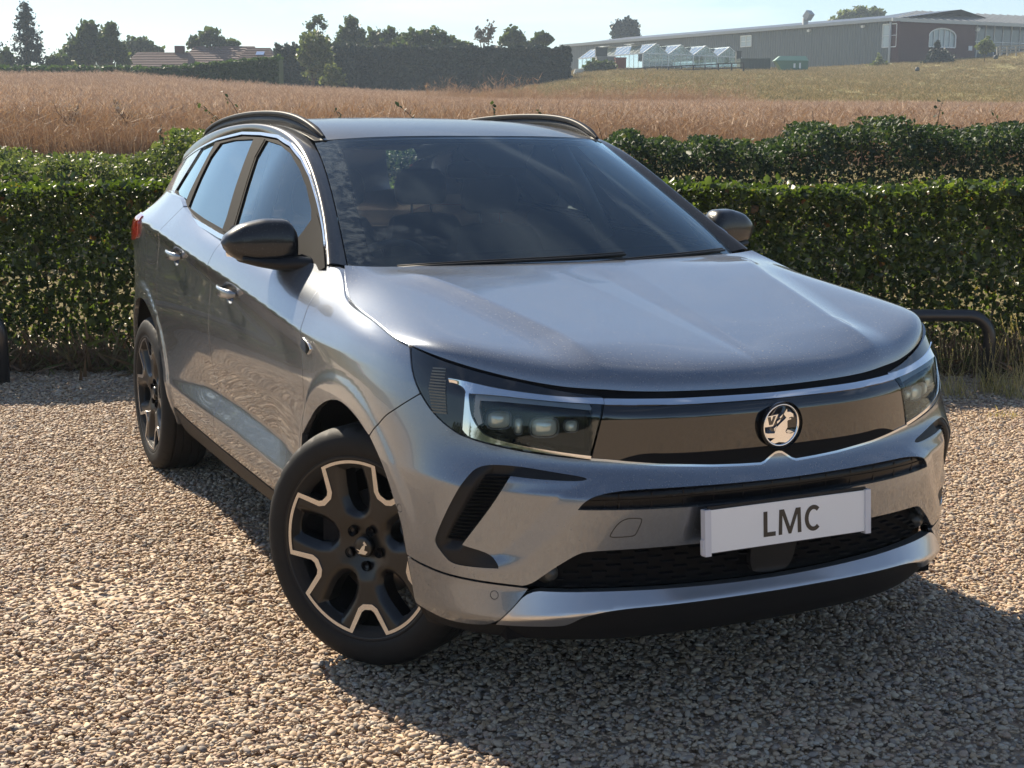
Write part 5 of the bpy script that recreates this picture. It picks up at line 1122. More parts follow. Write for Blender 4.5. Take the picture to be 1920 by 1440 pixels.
def leaves(name, P, size, mat, parent=None, aspect=.62, up=.0, jit=.35, droop=None):
    """one mesh of leaf-shaped faces at points P"""
    n = len(P); s = size * np.exp(RNG.normal(0, jit, n))
    nrm = RNG.normal(size=(n, 3)); nrm[:, 2] = nrm[:, 2] + up; nrm /= np.linalg.norm(nrm, axis=1)[:, None]
    a = np.cross(nrm, RNG.normal(size=(n, 3))); a /= np.linalg.norm(a, axis=1)[:, None] + 1e-9; b = np.cross(nrm, a)
    a = a * (s / 2)[:, None]; b = b * (s * aspect / 2)[:, None]; f = nrm * (s * .10)[:, None]
    V = np.stack([P - a, P - a * .25 + b - f, P + a * .45 + b * .8 - f * .6, P + a, P + a * .45 - b * .8 - f * .6, P - a * .25 - b - f], 1).reshape(-1, 3)
    i = np.arange(n)[:, None] * 6; F = np.concatenate([i + [0, 1, 2, 3], i + [0, 3, 4, 5]])
    return mesh(name, V, F.astype(int), mat, parent, smooth=False)
LM = {}
LM['beech'] = leafmat('clipped_hedge_leaf', [(0, (.023, .036, .009)), (.35, (.040, .062, .013)), (.7, (.066, .094, .021)), (.95, (.12, .155, .04)), (.985, (.12, .11, .035)), (1, (.17, .07, .03))], .40, .38)
LM['wild'] = leafmat('wild_hedge_leaf', [(0, (.017, .034, .019)), (.5, (.034, .060, .030)), (.9, (.070, .100, .048)), (1, (.16, .17, .08))], .25, .6)
LM['wildpale'] = leafmat('dusty_hedge_leaf', [(0, (.05, .07, .03)), (.5, (.09, .12, .05)), (.9, (.15, .17, .08)), (1, (.24, .22, .14))], .32, .5)
LM['conifer'] = leafmat('dark_conifer_foliage', [(0, (.012, .024, .018)), (.6, (.022, .040, .028)), (1, (.038, .058, .038))], .15, .6)
LM['broad'] = leafmat('broadleaf_foliage', [(0, (.030, .048, .018)), (.5, (.050, .072, .026)), (1, (.085, .105, .04))], .32, .5)
LM['light'] = leafmat('pale_foliage', [(0, (.06, .08, .03)), (.5, (.10, .125, .05)), (1, (.16, .17, .09))], .35, .5)
LM['cliphedge'] = leafmat('far_clipped_hedge_foliage', [(0, (.03, .055, .02)), (.6, (.05, .085, .03)), (1, (.08, .12, .045))], .25, .55)
LM['bare'] = leafmat('sparse_birch_foliage', [(0, (.09, .075, .06)), (1, (.16, .14, .10))], .2, .6)
bark = simple('bark', (.075, .055, .040), .9, var=.3, scale=12); stemm = simple('hedge_stem', (.085, .062, .045), .9, var=.3, scale=20)
darkcore = simple('shaded_twig_mass', (.012, .015, .009), .95, var=.3, scale=4)
# ---- clipped hedge right behind the car
hd_ = empty('clipped_hedge', (0, 9.62, 0)); tag(hd_, 'long waist-high clipped hedge with sunlit top running behind the car', 'hedge')
def hpts(n, x0, x1, y0, y1, z0, z1):
    return np.stack([RNG.uniform(x0, x1, n), RNG.uniform(y0, y1, n), RNG.uniform(z0, z1, n)], 1)
x0, x1 = -6.2, 6.2; A = []
nf = 76000; P = hpts(nf, x0, x1, 0, 1, .03, 1.20); P[:, 1] = 9.22 + np.abs(RNG.normal(0, .07, nf)) + .05 * np.sin(P[:, 0] * 3.1) * np.sin(P[:, 2] * 5) + .10 * sst(.35, .0, P[:, 2])
keep = RNG.random(nf) < np.interp(P[:, 2], [0, .12, .30, 1.3], [.35, .75, .97, 1]) * (.82 + .18 * np.sin(P[:, 0] * 4.7 + 2 * np.sin(P[:, 2] * 6 + P[:, 0] * 2)) ** 2); A.append(P[keep])
nt_ = 32000; P = hpts(nt_, x0, x1, 9.16, 10.02, 0, 1); P[:, 2] = 1.215 - np.abs(RNG.normal(0, .035, nt_)) + .022 * np.sin(P[:, 0] * 2.3) + .015 * np.sin(P[:, 0] * 9 + P[:, 1] * 7); A.append(P)
P = hpts(21000, x0, x1, 9.3, 9.98, .1, 1.15); A.append(P); P = hpts(9000, x0, x1, 9.85, 10.05, .1, 1.18); A.append(P)
P = hpts(700, x0, x1, 9.2, 9.9, 1.2, 1.275); A.append(P)
P = np.concatenate(A) - np.array([0, 9.62, 0])
leaves('hedge_foliage', P, .036, LM['beech'], hd_, .66, up=.5)['kind'] = 'stuff'
mb = MB()
for k in range(150):
    x = RNG.uniform(x0, x1); y = RNG.uniform(-.12, .2); h = RNG.uniform(.7, 1.1); p = [(x + .05 * math.sin(t * 5 + k) * t, y + .05 * math.cos(t * 4 + k * 2) * t, h * t) for t in np.linspace(0, 1, 5)]
    mb.tube(p, [.014, .012, .009, .006, .003], 5)
mb.build('hedge_stems', stemm, hd_)['kind'] = 'stuff'
mb = MB()
for i in range(40):
    xa = x0 + (x1 - x0) * i / 40; mb.box(xa, .06, .34 + .06 * math.sin(i * 1.7), xa + (x1 - x0) / 40 * .93, .12, .98 + .05 * math.sin(i * 2.9))
# ---- wild hedge on the bank beyond
def wild(name, x0, x1, zf, n, mat, lab, y0=13.6, y1=15.4, size=.036):
    r_ = empty(name, ((x0 + x1) / 2, (y0 + y1) / 2, float(gz(0, 14)))); tag(r_, lab, 'hedge', None)
    X = RNG.uniform(x0, x1, n); t = RNG.random(n); top = zf(X) + .05 * np.sin(X * 7) + .04 * np.sin(X * 17 + 1)
    front = RNG.random(n) < .62
    Y = np.where(front, y0 + .30 * np.abs(RNG.normal(0, 1, n)), RNG.uniform(y0, y1, n)); z = np.where(front, gz(X, Y) + (top - gz(X, Y)) * t ** .8, top - np.abs(RNG.normal(0, .10, n)))
    Y = Y + .22 * np.sin(X * 2.7 + 2) * np.sin(z * 3) + .5 * sst(.75, 1, (z - 1) / (top - 1)) * front + .10 * np.sin(X * 9) * np.sin(z * 8)
    c = np.array(r_.location); leaves('hedge_foliage', np.stack([X, Y, z], 1) - c, size, mat, r_, .6, up=.35)['kind'] = 'stuff'
    mb = MB()
    for k in range(int((x1 - x0) * 6)):
        x = RNG.uniform(x0, x1); y = RNG.uniform(y0 + .2, y1); zb = float(gz(x, y)); zt = float(zf(np.array(x))) + RNG.uniform(-.15, .22); dx = RNG.normal(0, .16)
        mb.tube([Vector((x + dx * t * t, y - .1 * t, zb + (zt - zb) * t)) - r_.location for t in np.linspace(0, 1, 4)], [.012, .008, .005, .002], 4)
    mb.build('hedge_stems', stemm, r_)['kind'] = 'stuff'; return r_
zL = lambda X: np.interp(X, [-9, -5.4, -4.2, -3.6, -3.1, -2.6, -2.0], [1.36, 1.36, 1.30, 1.38, 1.62, 1.62, 1.50])
zR = lambda X: np.interp(X, [-2.2, -1, 0, .9, 1.4, 2.0, 2.6, 3.1, 3.7, 4.2, 4.7, 5.2, 6, 9], [1.50, 1.46, 1.46, 1.52, 1.56, 1.48, 1.50, 1.66, 1.69, 1.63, 1.60, 1.70, 1.66, 1.66])
wild('wild_hedge', -8.5, -2.1, zL, 46000, LM['wildpale'], 'dusty low wild hedge on the bank at the left, in front of the dry crop')
wild('wild_hedge', -2.1, 9., zR, 115000, LM['wild'], 'dark green unclipped hedge on the bank behind the car and to its right')
# a few long shoots standing above the hedge, and tall weeds at its left
def shoots(name, lab, items, mat):
    for it in items:
        pass
mb = MB(); LP = []
for (px, py, hh, ln) in ((455, 212, .45, -.2), (390, 240, .35, .1), (420, 205, .3, -.3), (790, 215, .35, -.25), (930, 225, .42, -.05), (1062, 226, .35, -.3), (645, 215, .3, -.1), (300, 255, .35, .0), (1755, 215, .4, .05), (1880, 225, .35, -.1)):
    b0 = at(px, py, 14.4); b0.z -= .25
    for t in np.linspace(0, 1, 14): LP.append(b0 + Vector((ln * t * t, 0, hh * t)) + Vector((RNG.normal(0, .02), RNG.normal(0, .02), 0)))
    mb.tube([b0 + Vector((ln * t * t, 0, hh * t)) for t in np.linspace(0, 1, 5)], [.006, .005, .004, .003, .0015], 4)
sh_ = mb.build('bramble_shoots', stemm); tag(sh_, kind='stuff'); leaves('shoot_leaves', np.array([tuple(p) for p in LP]), .045, LM['wild'], sh_)['kind'] = 'stuff'
# ---- saplings with their seed heads in the crop at the left
def sapling(px, py, h, lab, seed):
    b0 = at(px, py, 19.5); r_ = empty('sapling', b0); tag(r_, lab, 'sapling'); rr = random.Random(seed); mb = MB(); tips = []
    mb.tube([(0, 0, -.15), (.0, 0, h * .3), (.01, 0, h * .55)], [.018, .015, .010], 6)
    for k in range(13):
        a = rr.uniform(0, 6.28); z0 = h * rr.uniform(.12, .5); L_ = h * rr.uniform(.3, .55); p0 = Vector((0, 0, z0)); p1 = p0 + Vector((math.cos(a) * L_ * .5, math.sin(a) * L_ * .3, L_ * .55)); p2 = p1 + Vector((math.cos(a) * L_ * .15, 0, L_ * .45))
        mb.tube([p0, p1, p2], [.008, .005, .002], 4); tips += [p1.lerp(p2, rr.random()) + Vector((rr.gauss(0, .03), rr.gauss(0, .03), rr.gauss(0, .03))) for _ in range(16)]
    mb.build('branches', stemm, r_, True); leaves('foliage', np.array([tuple(p) for p in tips]), .030, strawm_, r_)
strawm_ = leafmat('dry_seed_head', [(0, (.30, .22, .15)), (1, (.60, .50, .38))], .2, .9)
sapling(130, 272, .62, 'bare forked sapling standing in the dry crop at the far left', 1); sapling(238, 262, .52, 'sapling with pale seed heads in the crop, right of the bare forked one', 5)

# ---- the dry crop
cropm = leafmat('dry_crop_stalk', [(0, (.24, .170, .130)), (.35, (.34, .252, .195)), (.65, (.44, .340, .265)), (.9, (.56, .43, .335)), (1, (.72, .62, .52))], .20, .9)
strawm = leafmat('straw_grass', [(0, (.26, .17, .11)), (.5, (.38, .26, .17)), (1, (.54, .42, .30))], .15, .8)
crops = bpy.data.collections.new('crop_shapes'); straws = bpy.data.collections.new('straw_shapes')
def clump(coll, mat, n, h, spread, wdt, branch, seed):
    rg = np.random.default_rng(seed); V = []; F = []
    def blade(a, b, w_):
        d = b - a; s = np.cross(d, rg.normal(size=3)); s = s / (np.linalg.norm(s) + 1e-9) * w_; i = len(V); V.extend([a - s, a + s, b]); F.append((i, i + 1, i + 2))
    for k in range(n):
        p = np.array([rg.normal(0, spread), rg.normal(0, spread), 0]); hh = h * rg.uniform(.65, 1.1); q = p + np.array([rg.normal(0, .10), rg.normal(0, .10), hh]); blade(p, q, wdt)
        for j in range(branch):
            t = rg.uniform(.35, 1); c = p + (q - p) * t; blade(c, c + np.array([rg.normal(0, .09), rg.normal(0, .09), rg.uniform(.03, .16)]), wdt * rg.uniform(.8, 1.6))
    me = bpy.data.meshes.new('clump_shape'); me.from_pydata([tuple(v) for v in V], [], F); me.materials.append(mat); o = bpy.data.objects.new('clump_shape', me); coll.objects.link(o)
for k in range(4): clump(crops, cropm, 16, .82, .20, .006, 9, k)
for k in range(3): clump(straws, strawm, 34, .60, .16, .0045, 1, 50 + k)
def incrop(X, Y): return (X + .055 * Y < 1.) | (Y < 72)
n = 60000; Y = 20 + 92 * RNG.random(n) ** 1.45; X = (RNG.random(n) - .5) * 2 * (.40 * Y + 2); k = incrop(X, Y) & (Y < 111) & ~((X + .055 * Y > 1) & (RNG.random(n) < sst(62, 72, Y))); X, Y = X[k], Y[k]
hs = np.interp(Y, [20, 30, 112], [.85, .95, 1.25]) * (1 - .42 * sst(-14, 2, X + .055 * Y)) * (1 + .05 * np.sin(X * .7) * np.sin(Y * .4))
scatter('dry_crop', np.stack([X, Y, gz(X, Y) - .03], 1), hs * RNG.uniform(.8, 1.15, len(X)), crops, tilt=.12)
n = 3600; Y = RNG.uniform(18.2, 21.5, n); X = RNG.uniform(-8.5, 9, n); k = RNG.random(n) < np.where(X < 0, 1, .35); X, Y = X[k], Y[k]
scatter('straw_grass', np.stack([X, Y, gz(X, Y) - .03], 1), RNG.uniform(.55, 1.1, len(X)), straws, tilt=.12)
# tawny weeds on the crop's upper edge
n = 1500; X = RNG.uniform(-5, 40, n); Y = RNG.uniform(72, 78, n); scatter('verge_grass', np.stack([X, Y, gz(X, Y)], 1), RNG.uniform(.5, 1.3, n) * np.where(RNG.random(n) < .1, 1.6, 1) * np.where(X < 12, 1.35, .6), straws, tilt=.2)
# short tufts all over the dry meadow
tufts = bpy.data.collections.new('tuft_shapes'); tuftm = leafmat('meadow_grass_blade', [(0, (.10, .10, .04)), (.45, (.20, .18, .085)), (.8, (.34, .27, .15)), (1, (.55, .42, .27))], .20, .9)
for k in range(3): clump(tufts, tuftm, 40, .16, .30, .012, 0, 80 + k)
n = 26000; Y = RNG.uniform(74, 192, n); X = RNG.uniform(-8, 75, n); k = (X + .055 * Y > 1) & (X < .42 * Y); X, Y = X[k], Y[k]
scatter('meadow_grass', np.stack([X, Y, gz(X, Y)], 1), RNG.uniform(.6, 1.5, len(X)), tufts, tilt=.2)

# ---- far clipped hedges
def boxhedge(px0, px1, yt0, yt1, Y0, Y1, depth, lab, mat=None, n=2600, size=.22, zb=None, rag=.05, grp=None):
    a, b = at(px0, yt0, Y0), at(px1, yt1, Y1); c = (a + b) / 2; r_ = empty('clipped_hedge', (c.x, c.y, float(gz(c.x, c.y)))); tag(r_, lab, 'hedge', grp)
    def prof(t): return np.array([a.x + (b.x - a.x) * t, a.y + (b.y - a.y) * t, a.z + (b.z - a.z) * t])
    V = []; N = 26
    for i in range(N):
        p = prof(i / (N - 1)); g0 = float(gz(p[0], p[1])) - .2; tp = p[2] - .12 + rag * math.sin(i * 2.3)
        V += [(p[0], p[1] + .15, g0), (p[0], p[1] + .15, tp), (p[0], p[1] + depth, tp), (p[0], p[1] + depth, g0)]
    V = np.array(V) - np.array(r_.location); F = [(i * 4 + k, i * 4 + k + 1, i * 4 + 5 + k, i * 4 + 4 + k) for i in range(N - 1) for k in range(3)] + [(0, 1, 2, 3), ((N - 1) * 4 + 3, (N - 1) * 4 + 2, (N - 1) * 4 + 1, (N - 1) * 4)]
    mesh('hedge_core', V, F, mat or LM['cliphedge'], r_, smooth=False)
    t = RNG.random(n); Q = np.array([prof(q) for q in t]); g0 = gz(Q[:, 0], Q[:, 1]); u = RNG.random(n); top = RNG.random(n) < .3
    z = np.where(top, Q[:, 2] + RNG.normal(0, .05, n) + rag * np.sin(t * 60), g0 + (Q[:, 2] - g0) * u); y = np.where(top, Q[:, 1] + RNG.random(n) * depth, Q[:, 1] + RNG.normal(0, .10, n))
    leaves('hedge_foliage', np.stack([Q[:, 0], y, z], 1) - np.array(r_.location), size, mat or LM['cliphedge'], r_, .7, up=.3)['kind'] = 'stuff'; return r_
boxhedge(-60, 178, 127, 128, 113, 113, 2, 'low clipped field hedge below the tall conifer at the far left')
boxhedge(190, 210, 129, 129, 113, 113, 1.6, 'short stub of clipped hedge between two longer far hedges', n=500)
boxhedge(215, 262, 127, 129, 113, 113, 2, 'short clipped hedge left of the tall clipped hedge', n=900)
boxhedge(242, 520, 134, 108, 112, 116, 2.4, 'tall clipped green hedge rising to the right in front of the houses', n=6000)
# ---- trees
def tree(px, ybase, Y, blobs, mat, lab, n=2600, size=.42, name='broadleaf_tree', cat='tree', trunk=True, hollow=.45, group=None, tw=.22):
    """blobs: (px, py, rx px, ry px) ellipsoids of the crown as they lie at depth Y"""
    b0 = at(px, ybase, Y); gzb = float(gz(b0.x, b0.y)); b0.z = gzb; r_ = empty(name, b0); tag(r_, lab, cat, group); k = Y / 2660 * .99; P = []; mb = MB()
    A_ = sum(rx * ry for _, _, rx, ry in blobs)
    for (bx, by, rx, ry) in blobs:
        c = at(bx, by, Y) - b0; m_ = int(n * rx * ry / A_); d = RNG.normal(size=(m_, 3)); d /= np.linalg.norm(d, axis=1)[:, None]
        rad = (hollow + (1 - hollow) * RNG.random(m_)) * (1 + .30 * np.sin(d[:, 0] * 7 + bx) * np.sin(d[:, 2] * 6 + by) + .10 * RNG.normal(size=m_))
        q = d * rad[:, None] * np.array([rx * k, rx * k * .8, ry * k]) + np.array(c)
        keep = RNG.random(m_) < .72 + .28 * np.sin(q[:, 0] * 2.2 + by) * np.sin(q[:, 2] * 2.7 + bx); P.append(q[keep]); 
        if trunk: mb.tube([(0, 0, max(.2, c.z * .35)), (c.x * .5, c.y * .5, c.z * .7), tuple(c)], [tw * .6, tw * .35, tw * .1], 5)
    if trunk: zc = max((at(bx, by, Y) - b0).z for bx, by, _, _ in blobs); mb.tube([(0, 0, -.3), (0, 0, zc * .5), (0, 0, zc * .8)], [tw, tw * .7, tw * .3], 7); mb.build('trunk', bark, r_, True)
    P = np.concatenate(P); P = P[P[:, 2] > -.1]
    leaves('crown', P, size, mat, r_, .7, up=.2); return r_
def conifer(px, ytop, ybase, Y, wpx, lab, n=4200, seed=0):
    b0 = at(px, ybase, Y); b0.z = float(gz(b0.x, b0.y)); tp = at(px, ytop, Y) - b0; H = tp.z; R_ = wpx * Y / 2660 / 2; r_ = empty('conifer_tree', b0); tag(r_, lab, 'tree'); rg = np.random.default_rng(seed)
    mb = MB(); mb.tube([(0, 0, -.3), (0, 0, H * .5), (0, 0, H * .97)], [.35, .2, .03], 7); P = []
    for k in range(150):
        z = H * (.06 + .92 * (k / 150)); a = rg.uniform(0, 6.28); r = R_ * 1.45 * (1 - z / H) ** .85 * rg.uniform(.6, 1.2) * (.88 if z > .12 * H else .8); e = np.array([math.cos(a) * r, math.sin(a) * r, z - r * .22 + .15])
        if k % 4 == 0: mb.tube([(0, 0, z), tuple(e * [.9, .9, 1])], [.05, .015], 4)
        m_ = int(n / 150 * (.5 + 1.3 * r / R_)); t = rg.random(m_) ** .6; P.append(np.array([0, 0, z]) + (e - np.array([0, 0, z])) * t[:, None] + rg.normal(size=(m_, 3)) * np.array([.22, .22, .16]) * (.4 + .8 * t[:, None]))
    mb.build('trunk', bark, r_, True); leaves('crown', np.concatenate(P), .30, LM['conifer'], r_, .5, up=.4); return r_
conifer(53, 8, 150, 150, 88, 'tall dark conifer with a pointed top at the far left', seed=1)
conifer(-8, 68, 150, 150, 46, 'conifer cut by the left edge of the photo', n=1500, seed=2)
tree(150, 150, 152, [(165, 62, 20, 19), (152, 90, 32, 28), (172, 105, 38, 28), (132, 110, 26, 18), (190, 90, 22, 24), (120, 122, 22, 12)], LM['broad'], 'dense round-topped tree right of the tall conifer', 5200)
tree(208, 150, 150, [(207, 58, 12, 14), (203, 80, 20, 20), (218, 98, 20, 20), (230, 118, 12, 14)], LM['broad'], 'slimmer tree joined to the right side of the dense round-topped tree', 2600)
tree(258, 150, 175, [(252, 88, 22, 16), (272, 90, 18, 14), (240, 98, 14, 12), (292, 98, 12, 8)], LM['broad'], 'low round tree showing above the tiled barn roof', 2200)
tree(390, 150, 172, [(392, 68, 20, 16), (370, 80, 20, 14), (412, 82, 16, 12), (360, 88, 12, 10), (433, 85, 13, 12), (440, 100, 10, 12), (395, 100, 40, 16)], LM['broad'], 'airy spreading tree rising behind the long house roof', 3000, hollow=.3)
tree(20, 150, 148, [(10, 112, 14, 18), (100, 118, 20, 14), (120, 120, 16, 12)], LM['broad'], 'low bushes at the foot of the tall conifer', 1200, trunk=False, name='bush', cat='bush')
dk = empty('dark_evergreen_hedge', (0, 0, 0))
bpy.data.objects.remove(dk)
boxhedge(655, 1068, 90, 91, 150, 150, 5, 'tall dark evergreen hedge, a solid wall of foliage left of the glasshouse', LM['conifer'], 17000, .40, rag=.16)
boxhedge(512, 660, 92, 88, 140, 148, 6, 'dark bushy evergreen row behind the pale shrub', LM['conifer'], 6000, .36, rag=.35)
tree(585, 165, 136, [(590, 80, 26, 18), (575, 105, 20, 24), (600, 110, 26, 24), (592, 130, 24, 20)], LM['light'], 'tall pale shrub standing in front of the dark evergreens', 3600, size=.32, name='shrub', cat='shrub')
tree(625, 165, 132, [(622, 135, 16, 14), (628, 148, 20, 14), (610, 152, 14, 8)], LM['light'], 'small pale bush at the foot of the dark evergreens', 1500, size=.26, name='shrub', cat='shrub', trunk=False)
tree(593, 150, 160, [(593, 38, 14, 10), (580, 50, 12, 9), (605, 50, 11, 9), (592, 66, 18, 10), (572, 72, 12, 9), (600, 82, 34, 12)], LM['broad'], 'thin open tree with sky showing through, tallest above the dark evergreens', 1500, hollow=.1, size=.34)
tree(655, 150, 160, [(655, 42, 14, 15), (658, 60, 19, 16), (640, 72, 16, 12), (672, 70, 15, 13), (655, 84, 34, 12)], LM['broad'], 'bushy upright tree right of the thin open tree', 2200, size=.34)
tree(716, 150, 165, [(705, 70, 22, 14), (730, 66, 20, 14), (718, 82, 36, 12), (690, 82, 14, 10), (752, 80, 16, 12)], LM['broad'], 'low rounded tree behind the left part of the evergreen hedge', 1700, hollow=.3)
tree(790, 150, 158, [(775, 72, 30, 16), (808, 68, 32, 15), (835, 80, 28, 14), (862, 86, 24, 9), (755, 84, 24, 12), (790, 92, 60, 14)], LM['broad'], 'bushy growth topping the middle of the dark evergreen hedge', 5200, size=.34)
tree(905, 150, 175, [(897, 64, 12, 12), (918, 56, 11, 16), (907, 74, 18, 9)], LM['bare'], 'thin birch with hardly any leaves behind the evergreen hedge', 620, hollow=.1, size=.3)
tree(960, 150, 172, [(958, 64, 18, 15), (970, 72, 16, 13), (948, 76, 16, 12), (985, 84, 20, 8)], LM['broad'], 'round tree right of the thin birch', 1700)
tree(1016, 150, 172, [(1014, 68, 13, 9), (1023, 74, 12, 9), (1004, 77, 10, 7)], LM['broad'], 'small tree above the right end of the evergreen hedge', 1000, hollow=.3)
tree(1168, 150, 260, [(1160, 52, 15, 14), (1180, 48, 14, 14), (1165, 68, 24, 12), (1187, 64, 13, 12)], LM['conifer'], 'dark tree behind the glasshouse roof', 3000, size=.6, hollow=.35)
tree(1605, 150, 270, [(1585, 28, 20, 10), (1612, 20, 20, 11), (1640, 24, 20, 11), (1625, 34, 40, 8), (1570, 36, 16, 5)], LM['light'], 'pale treetop showing over the shed roof', 2600, size=.55, hollow=.3)
tree(1122, 140, 172, [(1118, 125, 20, 13), (1138, 126, 16, 12), (1104, 128, 12, 9)], LM['broad'], 'green bush in front of the left end of the glasshouse', 2200, size=.34, name='bush', cat='bush', trunk=False)
tree(1757, 128, 178, [(1752, 104, 14, 16), (1768, 108, 16, 16), (1745, 116, 14, 10), (1778, 118, 14, 9), (1756, 82, 6, 8)], LM['conifer'], 'dark shrub against the brick wall under the arched window', 2600, size=.32, name='shrub', cat='shrub', trunk=False)
tree(1845, 98, 172, [(1847, 78, 10, 10), (1835, 84, 9, 7), (1855, 88, 9, 8), (1843, 92, 9, 7)], LM['light'], 'young yellow-green tree in front of the glass entrance', 800, size=.28, tw=.05)
tree(1643, 125, 184, [(1645, 112, 9, 12), (1655, 120, 12, 7), (1632, 122, 8, 5)], LM['light'], 'weedy bush at the corner where sheeting meets brick', 600, size=.26, name='bush', cat='bush', trunk=False)

# ---- houses at the left
tilem = simple('clay_roof_tile', (.13, .075, .065), .85, var=.25, scale=3); brickm = simple('red_brick', (.085, .034, .034), .85, var=.22, scale=9, bump=.3, bscale=14); darkglass = simple('window_glass', (.05, .07, .09), .05, .0, coat=1., var=.1); whitem = simple('white_frame', (.72, .74, .75), .5, var=.05)
def house(px0, px1, yr, ye, Y, depth, lab, chim=None, hip=.12, sky=None):
    a, b = at(px0, ye, Y), at(px1, ye, Y); zr = at((px0 + px1) / 2, yr, Y + depth / 2).z; c = (a + b) / 2; zg = float(gz(c.x, c.y)) - .3; r_ = empty('house', (c.x, c.y, zg)); tag(r_, lab, 'house')
    W_ = (b.x - a.x) / 2; ze = a.z - zg; z_r = zr - zg
    mb = MB(); mb.box(-W_, 0, 0, W_, depth, ze); mb.build('wall', brickm, r_)
    h_ = W_ * hip; e = .3; V = [(-W_ - e, -e, ze - .1), (W_ + e, -e, ze - .1), (W_ + e, depth + e, ze - .1), (-W_ - e, depth + e, ze - .1), (-W_ + h_, depth / 2, z_r), (W_ - h_, depth / 2, z_r)]
    rf = mesh('roof', V, [(0, 1, 5, 4), (2, 3, 4, 5), (1, 2, 5), (3, 0, 4), (3, 2, 1, 0)], tilem, r_, smooth=False)
    mb = MB()
    for k in range(9):
        t = (k + .5) / 9; z = ze - .1 + (z_r - ze + .1) * t; y = -e + (depth / 2 + e) * t; mb.bar((-W_ - e + (h_ + e) * t, y - .03, z + .02), (W_ + e - (h_ + e) * t, y - .03, z + .02), .05, .05)
    mb.build('tile_courses', tilem, rf)['kind'] = 'stuff'
    if chim is not None: mb = MB(); mb.box(chim - .5, depth / 2 - .4, z_r - .8, chim + .5, depth / 2 + .4, z_r + .7); mb.build('chimney', brickm, r_)
    if sky is not None:
        t = .55; z = ze + (z_r - ze) * t; y = depth / 2 * t; V = [(sky - .45, y - .4, z - .40 * (z_r - ze) / (depth / 2) + .12), (sky + .45, y - .4, z - .40 * (z_r - ze) / (depth / 2) + .12), (sky + .45, y + .4, z + .40 * (z_r - ze) / (depth / 2) + .12), (sky - .45, y + .4, z + .40 * (z_r - ze) / (depth / 2) + .12)]
        mesh('roof_window', V, [(0, 1, 2, 3)], M['chrome'], r_, smooth=False)
    return r_
house(232, 345, 100, 126, 160, 8, 'low building with a worn clay-tile roof below the low round tree', chim=1.9)
house(338, 470, 88, 125, 166, 10, 'long house with a dark tiled roof below the airy spreading tree')
house(440, 508, 91, 118, 160, 7, 'house with a roof window at the right end of the far houses', sky=.4, hip=.35)
house(105, 150, 108, 128, 165, 6, 'small tiled outbuilding between the conifer and the dense round-topped tree', hip=.1)

# ---- shed, brick front and glazed entrance
sheet = simple('grey_profiled_sheeting', (.135, .15, .15), .45, .3, var=.06, scale=.6); roofm = simple('grey_metal_roof', (.10, .115, .14), .4, .5, var=.08, scale=.5); gut = simple('pale_gutter', (.42, .44, .45), .5, var=.05)
conc = simple('concrete', (.40, .38, .34), .9, var=.1, scale=2)
A0 = at(1670, 34, 190); B0 = at(1060, 84, 243); sh = empty('shed', (A0.x, A0.y, 0)); tag(sh, 'very long grey sheet-clad shed with a low metal roof stretching left behind the glasshouse', 'shed')
v = (B0 - A0); v.z = 0; Ls_ = v.length; v.normalize(); nrm = Vector((v.y, -v.x, 0)); nrm = nrm if nrm.y < 0 else -nrm; back = -nrm; zt = A0.z; zb = 9.6
def P_(s, d, z): q = v * s + back * d; return (q.x, q.y, z)
mb = MB()
N = 150
V = []; 
for i in range(N * 4 + 1):
    s = Ls_ * i / (N * 4); d = (0, -.07, -.07, 0)[i % 4]; V += [P_(s, d, zb - 1), P_(s, d, zt)]
F = [(2 * i, 2 * i + 1, 2 * i + 3, 2 * i + 2) for i in range(N * 4)]; mesh('sheet_wall', V, F, sheet, sh, smooth=False)
mb.add([P_(-.5, -.5, zt), P_(Ls_ + 1, -.5, zt), P_(Ls_ + 1, 14, zt + 2.0), P_(-.5, 14, zt + 2.0), P_(Ls_ + 1, 30, zt - .2), P_(-.5, 30, zt - .2)], [(0, 1, 2, 3), (3, 2, 4, 5)]); mb.build('roof', roofm, sh)
mb = MB(); mb.bar(P_(-.5, -.55, zt - .05), P_(Ls_ + 1, -.55, zt - .05), .30, .42); mb.build('gutter', gut, sh)
mb = MB(); mb.add([P_(0, 0, zb - 1), P_(0, 30, zb - 1), P_(0, 30, zt), P_(0, 0, zt)], [(0, 1, 2, 3)]); mb.add([P_(Ls_, 0, zb - 1), P_(Ls_, 30, zb - 1), P_(Ls_, 30, zt), P_(Ls_, 0, zt)], [(3, 2, 1, 0)]); mb.build('end_wall', sheet, sh)
def swin(s0, s1, z0, z1, nv=2, nh=2):
    f = MB(); f.bar(P_(s0, -.14, z0), P_(s1, -.14, z0), .14, .14); f.bar(P_(s0, -.14, z1), P_(s1, -.14, z1), .14, .14)
    for k in range(nv + 1): s = s0 + (s1 - s0) * k / nv; f.bar(P_(s, -.13, z0), P_(s, -.13, z1), .12, .12)
    for k in range(1, nh): z = z0 + (z1 - z0) * k / nh; f.bar(P_(s0, -.13, z), P_(s1, -.13, z), .08, .08)
    w_ = f.build('window', whitem, sh); m_ = MB(); m_.add([P_(s0, -.10, z0), P_(s1, -.10, z0), P_(s1, -.10, z1), P_(s0, -.10, z1)], [(0, 1, 2, 3)]); m_.build('pane', simple('pale_glazing', (.45, .52, .55), .1, coat=1., var=.05), w_)
def s_of(px):      # distance along the wall at which the pixel column meets it
    k = (px - 960) / 2660 / math.cos(PIT); return (A0.x - k * A0.y) / (k * v.y - v.x)
swin(s_of(1651), s_of(1626), at(1640, 86, A0.y + v.y * s_of(1640)).z, at(1640, 43, A0.y + v.y * s_of(1640)).z)
